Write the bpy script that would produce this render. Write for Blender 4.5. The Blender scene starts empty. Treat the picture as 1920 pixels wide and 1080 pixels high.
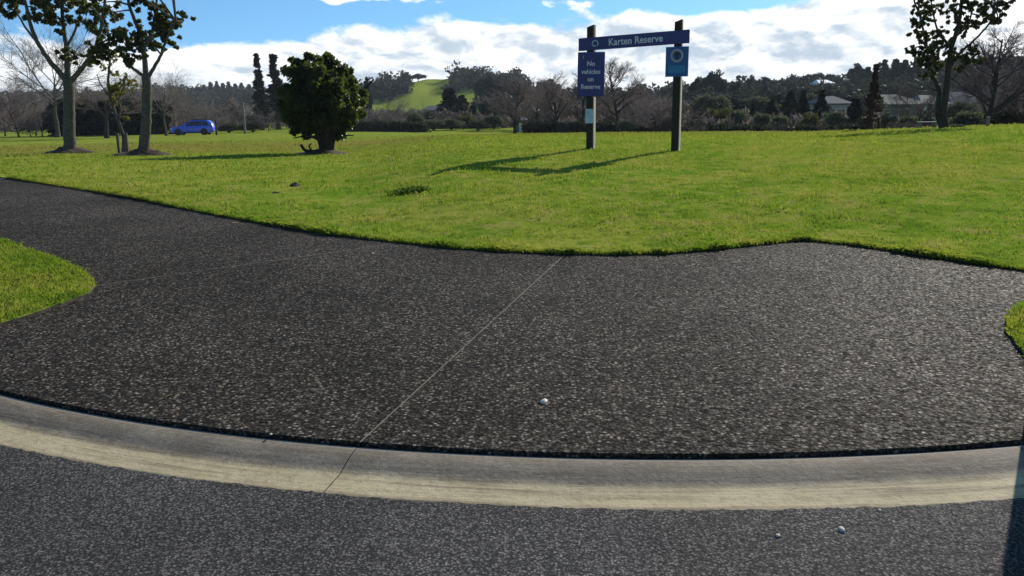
import bpy, bmesh, math, random
import numpy as np
from mathutils import Vector, Matrix

# ------------------------------------------------------------------ camera, sky, sun
scene = bpy.context.scene
COL = scene.collection
R = math.radians
CAMZ = 1.65
PITCH, ROLL = R(13.0), R(-0.8)
FPX = 1536.0
cam_d = bpy.data.cameras.new('camera')
cam_d.sensor_width = 36.0
cam_d.lens = 36.0 * FPX / 1920.0
cam_d.clip_start = 0.05
cam_d.clip_end = 6000
cam = bpy.data.objects.new('camera', cam_d)
CAM_M = Matrix.Translation((0, 0, CAMZ)) @ Matrix.Rotation(R(90) - PITCH, 4, 'X') @ Matrix.Rotation(ROLL, 4, 'Z')
cam.matrix_world = CAM_M
COL.objects.link(cam)
scene.camera = cam

SUN_AZ, SUN_EL = 34.0, 26.0      # degrees right of the view direction (+Y), and above the horizon
world = bpy.data.worlds.new('World')
scene.world = world
world.use_nodes = True
wt = world.node_tree
wt.nodes.clear()


class NG:
    """small helper for building node graphs"""
    def __init__(self, tree):
        self.t = tree

    def n(self, typ, **kw):
        nd = self.t.nodes.new(typ)
        for k, v in kw.items():
            if k.startswith('i_'):
                key = k[2:]
                nd.inputs[int(key) if key.isdigit() else key.replace('_', ' ')].default_value = v
            else:
                setattr(nd, k, v)
        return nd

    def l(self, a, b):
        self.t.links.new(a, b)

    def m(self, op, a, b=None, c=None, clamp=False):
        nd = self.t.nodes.new('ShaderNodeMath')
        nd.operation = op
        nd.use_clamp = clamp
        for i, v in enumerate((a, b, c)):
            if v is None:
                continue
            if isinstance(v, (int, float)):
                nd.inputs[i].default_value = v
            else:
                self.l(v, nd.inputs[i])
        return nd.outputs[0]

    def mr(self, v, a, b, c=0.0, d=1.0, smooth=False):
        nd = self.t.nodes.new('ShaderNodeMapRange')
        nd.interpolation_type = 'SMOOTHSTEP' if smooth else 'LINEAR'
        for i, x in enumerate((v, a, b, c, d)):
            if isinstance(x, (int, float)):
                nd.inputs[i].default_value = x
            else:
                self.l(x, nd.inputs[i])
        return nd.outputs[0]

    def mix(self, f, a, b, blend='MIX'):
        nd = self.t.nodes.new('ShaderNodeMix')
        nd.data_type = 'RGBA'
        nd.blend_type = blend
        for s, v in ((nd.inputs[0], f), (nd.inputs[6], a), (nd.inputs[7], b)):
            if isinstance(v, (int, float)):
                s.default_value = v
            elif isinstance(v, tuple):
                s.default_value = v if len(v) == 4 else (*v, 1)
            else:
                self.l(v, s)
        return nd.outputs[2]

    def noise(self, vec, scale, detail=4, rough=0.5, dist=0.0):
        nd = self.n('ShaderNodeTexNoise')
        nd.inputs['Scale'].default_value = scale
        nd.inputs['Detail'].default_value = detail
        nd.inputs['Roughness'].default_value = rough
        nd.inputs['Distortion'].default_value = dist
        if vec is not None:
            self.l(vec, nd.inputs['Vector'])
        return nd

    def ramp(self, f, stops, interp='LINEAR'):
        nd = self.n('ShaderNodeValToRGB')
        cr = nd.color_ramp
        cr.interpolation = interp
        while len(cr.elements) < len(stops):
            cr.elements.new(0.5)
        for e, (p, c) in zip(cr.elements, stops):
            e.position = p
            e.color = (c, c, c, 1) if isinstance(c, (int, float)) else (*c, 1)
        self.l(f, nd.inputs[0])
        return nd.outputs[0]

    def comb(self, x, y, z):
        nd = self.n('ShaderNodeCombineXYZ')
        for i, v in enumerate((x, y, z)):
            if isinstance(v, (int, float)):
                nd.inputs[i].default_value = v
            else:
                self.l(v, nd.inputs[i])
        return nd.outputs[0]


def build_world():
    g = NG(wt)
    tc = g.n('ShaderNodeTexCoord')
    sep = g.n('ShaderNodeSeparateXYZ')
    g.l(tc.outputs['Generated'], sep.inputs[0])
    x, y, z = sep.outputs
    az = g.m('MULTIPLY', g.m('ARCTAN2', x, y), 57.2958)
    el = g.m('MULTIPLY', g.m('ARCSINE', z), 57.2958)
    # clear-air sky
    sky = g.n('ShaderNodeTexSky', sky_type='NISHITA', sun_disc=False)
    sky.sun_elevation = R(SUN_EL)
    sky.sun_rotation = R(SUN_AZ)
    sky.air_density, sky.dust_density, sky.ozone_density = 1.0, 0.1, 2.5
    zz = g.m('ADD', g.m('MULTIPLY', g.m('MAXIMUM', z, 0.0), 1.6), 0.22)
    g.l(g.comb(x, y, zz), sky.inputs['Vector'])
    blue = g.mix(1.0, sky.outputs[0], (0.098, 0.142, 0.146), 'MULTIPLY')
    # cloud fields live on the sky sphere (degrees)
    P = g.comb(g.m('MULTIPLY', az, 0.16), g.m('MULTIPLY', el, 0.34), 8.3)
    warp = g.noise(P, 1.3, 3, 0.5)
    vadd = g.n('ShaderNodeVectorMath', operation='MULTIPLY_ADD')
    g.l(warp.outputs['Color'], vadd.inputs[0])
    vadd.inputs[1].default_value = (0.5, 0.5, 0.5)
    g.l(P, vadd.inputs[2])
    Pw = vadd.outputs[0]
    n1 = g.noise(Pw, 1.25, 8, 0.56).outputs[0]
    sh = g.n('ShaderNodeVectorMath', operation='ADD')
    g.l(Pw, sh.inputs[0])
    sh.inputs[1].default_value = (0.10, 0.17, 0.0)
    n2 = g.noise(sh.outputs[0], 1.25, 6, 0.56).outputs[0]
    nb = g.noise(Pw, 0.55, 3, 0.5).outputs[0]
    # the bank over the horizon: its top rises towards the right
    azn = g.mr(az, -45, 45)
    tops = [(-26, 3.6), (-16, 4.0), (-9, 4.4), (-2, 5.3), (4, 5.1), (12, 5.2), (19, 6.0), (26, 7.2), (40, 7.2)]
    top = g.m('MULTIPLY', g.ramp(azn, [((a + 45) / 90, t / 10) for a, t in tops]), 10)
    bank = g.m('ADD', g.m('SUBTRACT', top, el), g.m('MULTIPLY', g.m('SUBTRACT', n1, 0.47), 4.0))
    bankf = g.mr(bank, -0.1, 0.55, smooth=True)
    # separate cumulus above the bank
    def blob(a, e, wa, we):
        da = g.m('POWER', g.m('DIVIDE', g.m('SUBTRACT', az, a), wa), 2)
        de = g.m('POWER', g.m('DIVIDE', g.m('SUBTRACT', el, e), we), 2)
        return g.m('EXPONENT', g.m('MULTIPLY', g.m('ADD', da, de), -1.0))
    up = g.m('ADD', n1, g.m('MULTIPLY', g.m('SUBTRACT', nb, 0.5), 0.9))
    up = g.m('ADD', up, g.m('MULTIPLY', blob(-9.6, 6.9, 3.4, 0.75), 0.42))
    up = g.m('ADD', up, g.m('MULTIPLY', blob(18.0, 6.0, 1.7, 0.9), 0.42))
    upf = g.mr(up, 0.70, 0.80, smooth=True)
    cf = g.m('MAXIMUM', bankf, upf)
    # light and shade inside the cloud
    emb = g.m('SUBTRACT', n1, n2)
    lit = g.m('ADD', 0.70, g.m('MULTIPLY', emb, 4.2))
    lit = g.m('ADD', lit, g.m('MULTIPLY', g.m('SUBTRACT', nb, 0.45), -1.5))
    lit = g.m('ADD', lit, g.mr(g.m('MAXIMUM', bank, 0.0), 0.0, 1.4, 0.35, 0.0))
    lit = g.m('SUBTRACT', lit, g.m('MULTIPLY', blob(18.0, 6.0, 1.7, 0.9), 0.9))
    lit = g.mr(lit, 0.15, 1.0, smooth=True)
    ccol = g.mix(lit, (0.44, 0.53, 0.62), (0.95, 0.96, 0.96))
    out = g.mix(cf, blue, ccol)
    # thin whitening right down at the horizon
    out = g.mix(g.mr(el, 0.0, 2.2, 0.30, 0.0), out, (0.55, 0.66, 0.76))
    bg = g.n('ShaderNodeBackground')
    g.l(out, bg.inputs[0])
    bg.inputs[1].default_value = 1.0
    wo = g.n('ShaderNodeOutputWorld')
    g.l(bg.outputs[0], wo.inputs[0])


build_world()
sun_d = bpy.data.lights.new('sun', 'SUN')
sun_d.energy = 4.6
sun_d.angle = R(0.6)
sun_d.color = (1.0, 0.94, 0.84)
sun = bpy.data.objects.new('sun', sun_d)
sv = Vector((math.sin(R(SUN_AZ)) * math.cos(R(SUN_EL)), math.cos(R(SUN_AZ)) * math.cos(R(SUN_EL)), math.sin(R(SUN_EL))))
sun.rotation_euler = sv.to_track_quat('Z', 'Y').to_euler()
sun.location = (20, 30, 25)
COL.objects.link(sun)
scene.view_settings.view_transform = 'Standard'
scene.view_settings.look = 'None'
scene.view_settings.exposure = 0.4
scene.view_settings.gamma = 1.0
scene.view_settings.use_curve_mapping = False

# ------------------------------------------------------------------ helpers
rng = np.random.default_rng(11)
random.seed(5)
ROT = CAM_M.to_3x3()


def ray(px, py):
    v = ROT @ Vector(((px - 960) / FPX, -(py - 540) / FPX, -1.0))
    return v


def gp(px, py, z=0.10):
    """where the line of sight through a photograph point meets the level z"""
    v = ray(px, py)
    t = (z - CAMZ) / v.z
    return np.array((v.x * t, v.y * t))


def at(px, py, D):
    """the point at distance D (along +Y) on that line of sight"""
    v = ray(px, py)
    t = D / v.y
    return Vector((v.x * t, D, CAMZ + v.z * t))


def mesh_np(name, V, F, smooth=False, mats=None, midx=None):
    V = np.asarray(V, dtype=np.float32)
    F = np.asarray(F, dtype=np.int32)
    k = F.shape[1]
    me = bpy.data.meshes.new(name)
    me.vertices.add(len(V))
    me.vertices.foreach_set('co', V.ravel())
    me.loops.add(F.size)
    me.loops.foreach_set('vertex_index', F.ravel())
    me.polygons.add(len(F))
    me.polygons.foreach_set('loop_start', np.arange(0, F.size, k, dtype=np.int32))
    me.polygons.foreach_set('loop_total', np.full(len(F), k, dtype=np.int32))
    if smooth:
        me.polygons.foreach_set('use_smooth', np.ones(len(F), dtype=bool))
    if midx is not None:
        me.polygons.foreach_set('material_index', np.asarray(midx, dtype=np.int32))
    for m in (mats or []):
        me.materials.append(m)
    me.update(calc_edges=True)
    return me


def link(name, me, parent=None, loc=None, rotz=None):
    o = bpy.data.objects.new(name, me)
    COL.objects.link(o)
    if parent is not None:
        o.parent = parent
    if loc is not None:
        o.location = loc
    if rotz is not None:
        o.rotation_euler = (0, 0, rotz)
    return o


def tag(o, label=None, cat=None, group=None, kind=None):
    if label:
        o['label'] = label
    if cat:
        o['category'] = cat
    if group:
        o['group'] = group
    if kind:
        o['kind'] = kind
    return o


def thing(name, label, cat, loc=(0, 0, 0), rotz=0.0, group=None):
    o = bpy.data.objects.new(name, None)
    o.empty_display_size = 0.2
    COL.objects.link(o)
    o.location = loc
    o.rotation_euler = (0, 0, rotz)
    return tag(o, label, cat, group)


def bm_mesh(name, bm, mat, smooth=False):
    me = bpy.data.meshes.new(name)
    bmesh.ops.recalc_face_normals(bm, faces=bm.faces)
    bm.to_mesh(me)
    bm.free()
    if smooth:
        for p in me.polygons:
            p.use_smooth = True
    me.materials.append(mat)
    return me


def box_bm(bm, x0, x1, y0, y1, z0, z1, bevel=0.0, M=None):
    vs = [bm.verts.new(p) for p in ((x0, y0, z0), (x1, y0, z0), (x1, y1, z0), (x0, y1, z0),
                                    (x0, y0, z1), (x1, y0, z1), (x1, y1, z1), (x0, y1, z1))]
    fs = [bm.faces.new([vs[i] for i in f]) for f in
          ((3, 2, 1, 0), (4, 5, 6, 7), (0, 1, 5, 4), (1, 2, 6, 5), (2, 3, 7, 6), (3, 0, 4, 7))]
    if bevel > 0:
        es = list({e for f in fs for e in f.edges})
        bmesh.ops.bevel(bm, geom=es, offset=bevel, segments=2, affect='EDGES', profile=0.5)
    if M is not None:
        bmesh.ops.transform(bm, matrix=M, verts=vs)


def box_mesh(name, x0, x1, y0, y1, z0, z1, mat, bevel=0.0):
    bm = bmesh.new()
    box_bm(bm, x0, x1, y0, y1, z0, z1, bevel)
    return bm_mesh(name, bm, mat)


# ------------------------------------------------------------------ materials
def new_mat(name):
    m = bpy.data.materials.new(name)
    m.use_nodes = True
    m.node_tree.nodes.clear()
    g = NG(m.node_tree)
    out = g.n('ShaderNodeOutputMaterial')
    return m, g, out


def plain(name, col, rough=0.7, var=0.25, scale=6.0, metal=0.0, spec=0.5, bump=0.0, coat=0.0):
    m, g, out = new_mat(name)
    tc = g.n('ShaderNodeTexCoord')
    nz = g.noise(tc.outputs['Object'], scale, 5, 0.6)
    f = g.mr(nz.outputs[0], 0.3, 0.7)
    c = g.mix(f, tuple(v * (1 - var) for v in col), tuple(min(1, v * (1 + var)) for v in col))
    b = g.n('ShaderNodeBsdfPrincipled')
    g.l(c, b.inputs['Base Color'])
    b.inputs['Roughness'].default_value = rough
    b.inputs['Metallic'].default_value = metal
    b.inputs['Specular IOR Level'].default_value = spec
    b.inputs['Coat Weight'].default_value = coat
    if bump:
        bp = g.n('ShaderNodeBump')
        bp.inputs['Strength'].default_value = bump
        bp.inputs['Distance'].default_value = 0.02
        g.l(nz.outputs[0], bp.inputs['Height'])
        g.l(bp.outputs[0], b.inputs['Normal'])
    g.l(b.outputs[0], out.inputs[0])
    return m


def leaf_mat(name, dark, light, transl=0.25, tcol=None, rough=0.7, spec=0.06, scale=1.2):
    m, g, out = new_mat(name)
    geo = g.n('ShaderNodeNewGeometry')
    tc = g.n('ShaderNodeTexCoord')
    nz = g.noise(tc.outputs['Object'], scale, 3, 0.5)
    f = g.m('ADD', g.m('MULTIPLY', geo.outputs['Random Per Island'], 0.6), g.mr(nz.outputs[0], 0.35, 0.65, 0, 0.4))
    c = g.mix(f, dark, light)
    b = g.n('ShaderNodeBsdfPrincipled')
    g.l(c, b.inputs['Base Color'])
    b.inputs['Roughness'].default_value = rough
    b.inputs['Specular IOR Level'].default_value = spec
    t = g.n('ShaderNodeBsdfTranslucent')
    if tcol:
        g.l(g.mix(f, tuple(v * 0.6 for v in tcol), tcol), t.inputs[0])
    else:
        g.l(c, t.inputs[0])
    mx = g.n('ShaderNodeMixShader')
    mx.inputs[0].default_value = transl
    g.l(b.outputs[0], mx.inputs[1])
    g.l(t.outputs[0], mx.inputs[2])
    g.l(mx.outputs[0], out.inputs[0])
    return m


def grass_mat(name, blades):
    """winter lawn: green, olive and straw patches"""
    m, g, out = new_mat(name)
    tc = g.n('ShaderNodeTexCoord')
    P = tc.outputs['Object']
    big = g.noise(P, 0.16, 4, 0.55).outputs[0]
    mid = g.noise(P, 0.9, 4, 0.6).outputs[0]
    fine = g.noise(P, 9.0, 3, 0.6).outputs[0]
    c = g.mix(g.mr(big, 0.38, 0.62), (0.160, 0.262, 0.022), (0.235, 0.280, 0.034))
    c = g.mix(g.mr(mid, 0.46, 0.72), c, (0.330, 0.320, 0.060))
    c = g.mix(g.mr(mid, 0.42, 0.28), c, (0.095, 0.180, 0.014))
    c = g.mix(g.mr(fine, 0.35, 0.75, 0, 0.35), c, (0.09, 0.125, 0.012))
    blot = g.noise(P, 3.2, 4, 0.65).outputs[0]
    c = g.mix(g.mr(blot, 0.50, 0.66, 0, 0.75), c, (0.32, 0.275, 0.080))
    c = g.mix(g.mr(blot, 0.47, 0.33, 0, 0.8), c, (0.085, 0.145, 0.018))
    spk = g.noise(P, 7.5, 3, 0.6).outputs[0]
    c = g.mix(g.mr(spk, 0.44, 0.28, 0, 0.6), c, (0.055, 0.095, 0.014))
    # browner band running across the middle of the lawn
    sp = g.n('ShaderNodeSeparateXYZ')
    g.l(P, sp.inputs[0])
    wv = g.m('ADD', sp.outputs[1], g.m('MULTIPLY', g.m('SUBTRACT', big, 0.5), 22.0))
    band = g.m('SUBTRACT', 1.0, g.m('MINIMUM', g.m('DIVIDE', g.m('ABSOLUTE', g.m('SUBTRACT', wv, 50.0)), 16.0), 1.0))
    c = g.mix(g.m('MULTIPLY', band, 0.7), c, (0.20, 0.155, 0.045))
    if blades:
        geo = g.n('ShaderNodeNewGeometry')
        rnd = geo.outputs['Random Per Island']
        c = g.mix(g.mr(rnd, 0.8, 1.0, 0, 0.5), c, (0.33, 0.30, 0.09))
        c = g.mix(g.mr(rnd, 0.25, 0.0, 0, 0.5), c, (0.10, 0.17, 0.012))
    d = g.n('ShaderNodeBsdfDiffuse')
    g.l(c, d.inputs[0])
    sh = d.outputs[0]
    if blades:
        t = g.n('ShaderNodeBsdfTranslucent')
        g.l(g.mix(1.0, c, (1.25, 1.3, 0.9), 'MULTIPLY'), t.inputs[0])
        mx = g.n('ShaderNodeMixShader')
        mx.inputs[0].default_value = 0.45
        g.l(sh, mx.inputs[1])
        g.l(t.outputs[0], mx.inputs[2])
        sh = mx.outputs[0]
    else:
        bp = g.n('ShaderNodeBump')
        bp.inputs['Strength'].default_value = 0.55
        bp.inputs['Distance'].default_value = 0.04
        n3 = g.noise(P, 22.0, 4, 0.7).outputs[0]
        g.l(g.m('ADD', n3, g.m('MULTIPLY', mid, 1.5)), bp.inputs['Height'])
        g.l(bp.outputs[0], d.inputs['Normal'])
    g.l(sh, out.inputs[0])
    return m


def aggregate_mat(name, scale, base, pale, tint, rough=(0.35, 0.7), bump=0.5, dist=0.006, palefrac=0.22, patch=0.25, spec=0.15, tiltn=0.5):
    """stones set in a dark matrix: exposed aggregate concrete or chip seal"""
    m, g, out = new_mat(name)
    tc = g.n('ShaderNodeTexCoord')
    P = tc.outputs['Object']
    wob = g.noise(P, scale * 1.6, 3, 0.6)
    va = g.n('ShaderNodeVectorMath', operation='MULTIPLY_ADD')
    g.l(wob.outputs['Color'], va.inputs[0])
    va.inputs[1].default_value = (0.9 / scale,) * 3
    g.l(P, va.inputs[2])
    vo = g.n('ShaderNodeTexVoronoi')
    vo.inputs['Scale'].default_value = scale
    g.l(va.outputs[0], vo.inputs['Vector'])
    sc = g.n('ShaderNodeSeparateColor')
    g.l(vo.outputs['Color'], sc.inputs[0])
    r1, r2, r3 = sc.outputs
    stone = g.mix(g.m('POWER', r1, 2.2), base, tuple(v * 3.0 for v in base))
    stone = g.mix(g.m('MULTIPLY', r2, 0.5), stone, tint)
    stone = g.mix(g.mr(r3, 1 - palefrac, 1.0, 0.0, 0.9), stone, pale)
    gap = g.mr(vo.outputs['Distance'], 0.30, 0.62, smooth=True)
    c = g.mix(gap, stone, tuple(v * 0.55 for v in base))
    pn = g.noise(P, 0.7, 5, 0.6).outputs[0]
    c = g.mix(g.mr(pn, 0.3, 0.7), g.mix(1.0, c, (1 - patch,) * 3, 'MULTIPLY'), g.mix(1.0, c, (1 + patch,) * 3, 'MULTIPLY'))
    pw = g.noise(P, 0.22, 3, 0.55, 0.6).outputs[0]
    c = g.mix(g.mr(pw, 0.35, 0.65), g.mix(1.0, c, (0.80, 0.79, 0.77), 'MULTIPLY'), g.mix(1.0, c, (1.22, 1.22, 1.24), 'MULTIPLY'))
    b = g.n('ShaderNodeBsdfPrincipled')
    g.l(c, b.inputs['Base Color'])
    g.l(g.mr(r2, 0, 1, rough[0], rough[1]), b.inputs['Roughness'])
    b.inputs['Specular IOR Level'].default_value = spec
    bp = g.n('ShaderNodeBump')
    bp.inputs['Strength'].default_value = bump
    bp.inputs['Distance'].default_value = dist
    dome = g.m('SUBTRACT', 1.0, g.m('POWER', vo.outputs['Distance'], 1.6))
    tilt = g.m('MULTIPLY', r1, 0.5)
    g.l(g.m('ADD', dome, tilt), bp.inputs['Height'])
    tl = g.n('ShaderNodeVectorMath', operation='MULTIPLY_ADD')
    g.l(g.comb(g.m('SUBTRACT', r3, 0.5), g.m('SUBTRACT', r1, 0.5), 0.0), tl.inputs[0])
    tl.inputs[1].default_value = (tiltn, tiltn, 0.0)
    g.l(bp.outputs[0], tl.inputs[2])
    nn = g.n('ShaderNodeVectorMath', operation='NORMALIZE')
    g.l(tl.outputs[0], nn.inputs[0])
    g.l(nn.outputs[0], b.inputs['Normal'])
    g.l(b.outputs[0], out.inputs[0])
    return m


def concrete_mat():
    m, g, out = new_mat('kerb_concrete')
    tc = g.n('ShaderNodeTexCoord')
    P = tc.outputs['Object']
    uv = g.n('ShaderNodeUVMap')
    su = g.n('ShaderNodeSeparateXYZ')
    g.l(uv.outputs[0], su.inputs[0])
    u, v = su.outputs[0], su.outputs[1]       # metres along the kerb, metres from its back edge
    n1 = g.noise(P, 3.0, 6, 0.65).outputs[0]
    n2 = g.noise(P, 34.0, 4, 0.75).outputs[0]
    streak = g.noise(g.comb(g.m('MULTIPLY', u, 1.2), g.m('MULTIPLY', v, 22.0), 0.0), 1.0, 5, 0.65).outputs[0]
    vv = g.m('ADD', v, g.m('MULTIPLY', g.m('SUBTRACT', n1, 0.5), 0.06))
    grey = g.mix(g.mr(n1, 0.3, 0.7), (0.165, 0.134, 0.098), (0.275, 0.23, 0.175))
    sand = g.mix(g.mr(n1, 0.3, 0.7), (0.36, 0.295, 0.17), (0.50, 0.42, 0.26))   # dusty channel
    c = g.mix(g.mr(vv, 0.165, 0.225, smooth=True), grey, sand)
    c = g.mix(g.mr(streak, 0.48, 0.66, 0, 0.7), c, (0.135, 0.095, 0.062))
    c = g.mix(g.mr(n2, 0.50, 0.72, 0, 0.5), c, (0.10, 0.088, 0.07))
    c = g.mix(g.mr(n2, 0.45, 0.25, 0, 0.35), c, (0.55, 0.50, 0.40))
    c = g.mix(g.mr(vv, 0.035, 0.0, 0, 0.6), c, (0.36, 0.34, 0.31))
    b = g.n('ShaderNodeBsdfPrincipled')
    g.l(c, b.inputs['Base Color'])
    b.inputs['Roughness'].default_value = 0.85
    b.inputs['Specular IOR Level'].default_value = 0.25
    bp = g.n('ShaderNodeBump')
    bp.inputs['Strength'].default_value = 0.6
    bp.inputs['Distance'].default_value = 0.006
    g.l(g.m('ADD', n2, g.m('MULTIPLY', streak, 0.8)), bp.inputs['Height'])
    g.l(bp.outputs[0], b.inputs['Normal'])
    g.l(b.outputs[0], out.inputs[0])
    return m


MAT = {}
MAT['lawn'] = grass_mat('lawn_turf', False)
MAT['blade'] = grass_mat('grass_blade', True)
MAT['soil'] = plain('soil', (0.030, 0.024, 0.016), 0.95, 0.4, 20, bump=0.5)
MAT['mulch'] = plain('bark_mulch', (0.050, 0.030, 0.016), 0.95, 0.5, 30, bump=0.8)
MAT['apron'] = aggregate_mat('exposed_aggregate', 56.0, (0.042, 0.0360, 0.0300), (0.24, 0.21, 0.175), (0.082, 0.064, 0.046), (0.55, 1.0), 0.8, 0.006, 0.16, 0.28, 0.03, 0.5)
MAT['road'] = aggregate_mat('road_chip_seal', 95.0, (0.068, 0.064, 0.061), (0.19, 0.185, 0.175), (0.105, 0.098, 0.092), (0.7, 0.95), 0.5, 0.004, 0.08, 0.3, 0.06, 0.25)
MAT['kerb'] = concrete_mat()
MAT['joint'] = plain('joint_sand', (0.135, 0.115, 0.088), 0.95, 0.6, 14)
MAT['bark'] = plain('grey_bark', (0.085, 0.080, 0.068), 0.9, 0.45, 9, bump=0.9, spec=0.2)
MAT['bark_dark'] = plain('dark_bark', (0.040, 0.034, 0.028), 0.9, 0.4, 9, bump=0.9, spec=0.2)
MAT['bark_red'] = plain('reddish_bark', (0.070, 0.042, 0.034), 0.9, 0.4, 9, bump=0.6, spec=0.2)
MAT['twig'] = plain('twig_brown', (0.26, 0.195, 0.18), 0.9, 0.3, 1.5, spec=0.15)
MAT['twig_pale'] = plain('twig_greybrown', (0.22, 0.190, 0.170), 0.9, 0.3, 1.5, spec=0.15)
MAT['twig_dark'] = plain('twig_purple', (0.125, 0.092, 0.095), 0.9, 0.3, 1.5, spec=0.15)
MAT['leaf_dark'] = leaf_mat('leaf_glossy_dark', (0.012, 0.020, 0.007), (0.045, 0.062, 0.016), 0.28, (0.24, 0.28, 0.045), 0.5, 0.15)
MAT['leaf_black'] = leaf_mat('leaf_leathery_dark', (0.006, 0.012, 0.004), (0.022, 0.036, 0.009), 0.22, (0.26, 0.34, 0.04), 0.45, 0.18)
MAT['leaf_olive'] = leaf_mat('leaf_olive', (0.020, 0.028, 0.010), (0.060, 0.070, 0.022), 0.28, (0.16, 0.17, 0.035))
MAT['leaf_young'] = leaf_mat('leaf_yellow_green', (0.07, 0.08, 0.016), (0.15, 0.15, 0.03), 0.4, (0.30, 0.29, 0.05))
MAT['leaf_tuft'] = leaf_mat('tuft_green', (0.06, 0.11, 0.012), (0.11, 0.18, 0.02), 0.4)
MAT['leaf_conifer'] = leaf_mat('needle_dark', (0.010, 0.015, 0.010), (0.028, 0.036, 0.022), 0.06)
MAT['leaf_pine'] = leaf_mat('needle_grey_brown', (0.030, 0.030, 0.024), (0.075, 0.066, 0.046), 0.12)
MAT['leaf_shrub'] = leaf_mat('shrub_grey_green', (0.055, 0.065, 0.034), (0.16, 0.17, 0.10), 0.42)
MAT['leaf_shrub_dark'] = leaf_mat('shrub_dark_green', (0.020, 0.027, 0.016), (0.066, 0.075, 0.040), 0.28)
MAT['leaf_far'] = leaf_mat('far_wood_green', (0.026, 0.034, 0.024), (0.070, 0.078, 0.052), 0.22)
MAT['scrub'] = leaf_mat('scrub_brown_grey', (0.070, 0.062, 0.050), (0.23, 0.185, 0.165), 0.35, None, 0.8, 0.03, 0.06)
MAT['leaf_brown'] = leaf_mat('brown_dry_foliage', (0.055, 0.034, 0.026), (0.11, 0.070, 0.050), 0.12)
MAT['navy'] = plain('sign_navy_paint', (0.022, 0.030, 0.165), 0.5, 0.10, 3)
MAT['blue'] = plain('sign_blue_paint', (0.010, 0.085, 0.270), 0.5, 0.10, 3)
MAT['blue_light'] = plain('sign_light_blue', (0.015, 0.170, 0.380), 0.5, 0.10, 8)
MAT['white'] = plain('sign_white', (0.55, 0.58, 0.66), 0.6, 0.05, 3)
MAT['ring'] = plain('sign_ring_grey', (0.34, 0.32, 0.38), 0.6, 0.15, 12)
MAT['post'] = plain('dark_post_timber', (0.020, 0.015, 0.012), 0.85, 0.4, 12, bump=0.4)
MAT['post_lit'] = plain('sunlit_post_timber', (0.50, 0.44, 0.33), 0.85, 0.2, 12, bump=0.3)  # pale timber, sunlight on the post's right side painted into it
MAT['notice'] = plain('notice_pale_blue', (0.36, 0.50, 0.58), 0.6, 0.2, 14)
MAT['carpaint'] = plain('car_blue_paint', (0.035, 0.125, 0.80), 0.28, 0.05, 2, spec=0.6, coat=0.8)
MAT['carglass'] = plain('car_dark_glass', (0.010, 0.014, 0.030), 0.06, 0.0, 2, spec=0.8)
MAT['rubber'] = plain('tyre_rubber', (0.012, 0.012, 0.013), 0.8, 0.2, 8)
MAT['alloy'] = plain('wheel_alloy', (0.35, 0.35, 0.37), 0.35, 0.1, 8, metal=0.8)
MAT['trim'] = plain('black_trim', (0.015, 0.015, 0.017), 0.6, 0.2, 8)
MAT['lamp_red'] = plain('tail_lamp_red', (0.30, 0.01, 0.01), 0.2, 0.1, 8)
MAT['lamp_clear'] = plain('head_lamp_clear', (0.55, 0.58, 0.62), 0.12, 0.1, 8)
MAT['wall_cream'] = plain('house_wall_cream', (0.42, 0.40, 0.35), 0.8, 0.08, 2)
MAT['wall_brick'] = plain('house_wall_brown', (0.13, 0.11, 0.105), 0.85, 0.15, 3)
MAT['wall_white'] = plain('house_wall_white', (0.62, 0.62, 0.60), 0.8, 0.05, 2)
MAT['roof_tan'] = plain('roof_tan', (0.26, 0.24, 0.20), 0.95, 0.12, 3, spec=0.05)
MAT['roof_grey'] = plain('roof_grey', (0.11, 0.115, 0.125), 0.95, 0.12, 3, spec=0.05)
MAT['roof_bright'] = plain('roof_bright_metal', (0.82, 0.82, 0.80), 0.35, 0.04, 2)
MAT['pane'] = plain('window_pane', (0.02, 0.025, 0.03), 0.08, 0.0, 2, spec=0.7)
MAT['pole'] = plain('weathered_pole', (0.17, 0.165, 0.15), 0.85, 0.2, 8)
MAT['pole_concrete'] = plain('pole_concrete', (0.34, 0.33, 0.31), 0.85, 0.2, 8, bump=0.2)
MAT['stone'] = plain('pale_stone', (0.60, 0.56, 0.50), 0.8, 0.3, 90)
MAT['stone_grey'] = plain('grey_stone', (0.42, 0.40, 0.37), 0.8, 0.3, 90)
MAT['dry_leaf'] = plain('dry_leaf', (0.30, 0.24, 0.12), 0.8, 0.3, 40)
MAT['fence'] = plain('fence_timber', (0.10, 0.082, 0.070), 0.9, 0.3, 5)

# ------------------------------------------------------------------ layout of kerb, apron and lawn
def cum(P):
    return np.concatenate(([0], np.cumsum(np.linalg.norm(np.diff(P, axis=0), axis=1))))


def resample(P, step):
    P = np.asarray(P, float)
    s = cum(P)
    n = max(2, int(s[-1] / step) + 1)
    t = np.linspace(0, s[-1], n)
    return np.stack([np.interp(t, s, P[:, 0]), np.interp(t, s, P[:, 1])], 1)


def smooth_poly(P, it=2):
    P = np.asarray(P, float)
    for _ in range(it):
        Q = P[:-1] * 0.75 + P[1:] * 0.25
        S = P[:-1] * 0.25 + P[1:] * 0.75
        mid = np.empty((len(Q) * 2, 2))
        mid[0::2], mid[1::2] = Q, S
        P = np.vstack([P[:1], mid, P[-1:]])
    return P


back_px = [(0, 741), (100, 762), (200, 783), (350, 805), (500, 823), (660, 838), (800, 848), (950, 857), (1100, 861),
           (1250, 863), (1400, 861), (1550, 857), (1700, 850), (1800, 845), (1920, 836)]
BK = np.array([gp(x, y, 0.075) for x, y in back_px])
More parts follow.
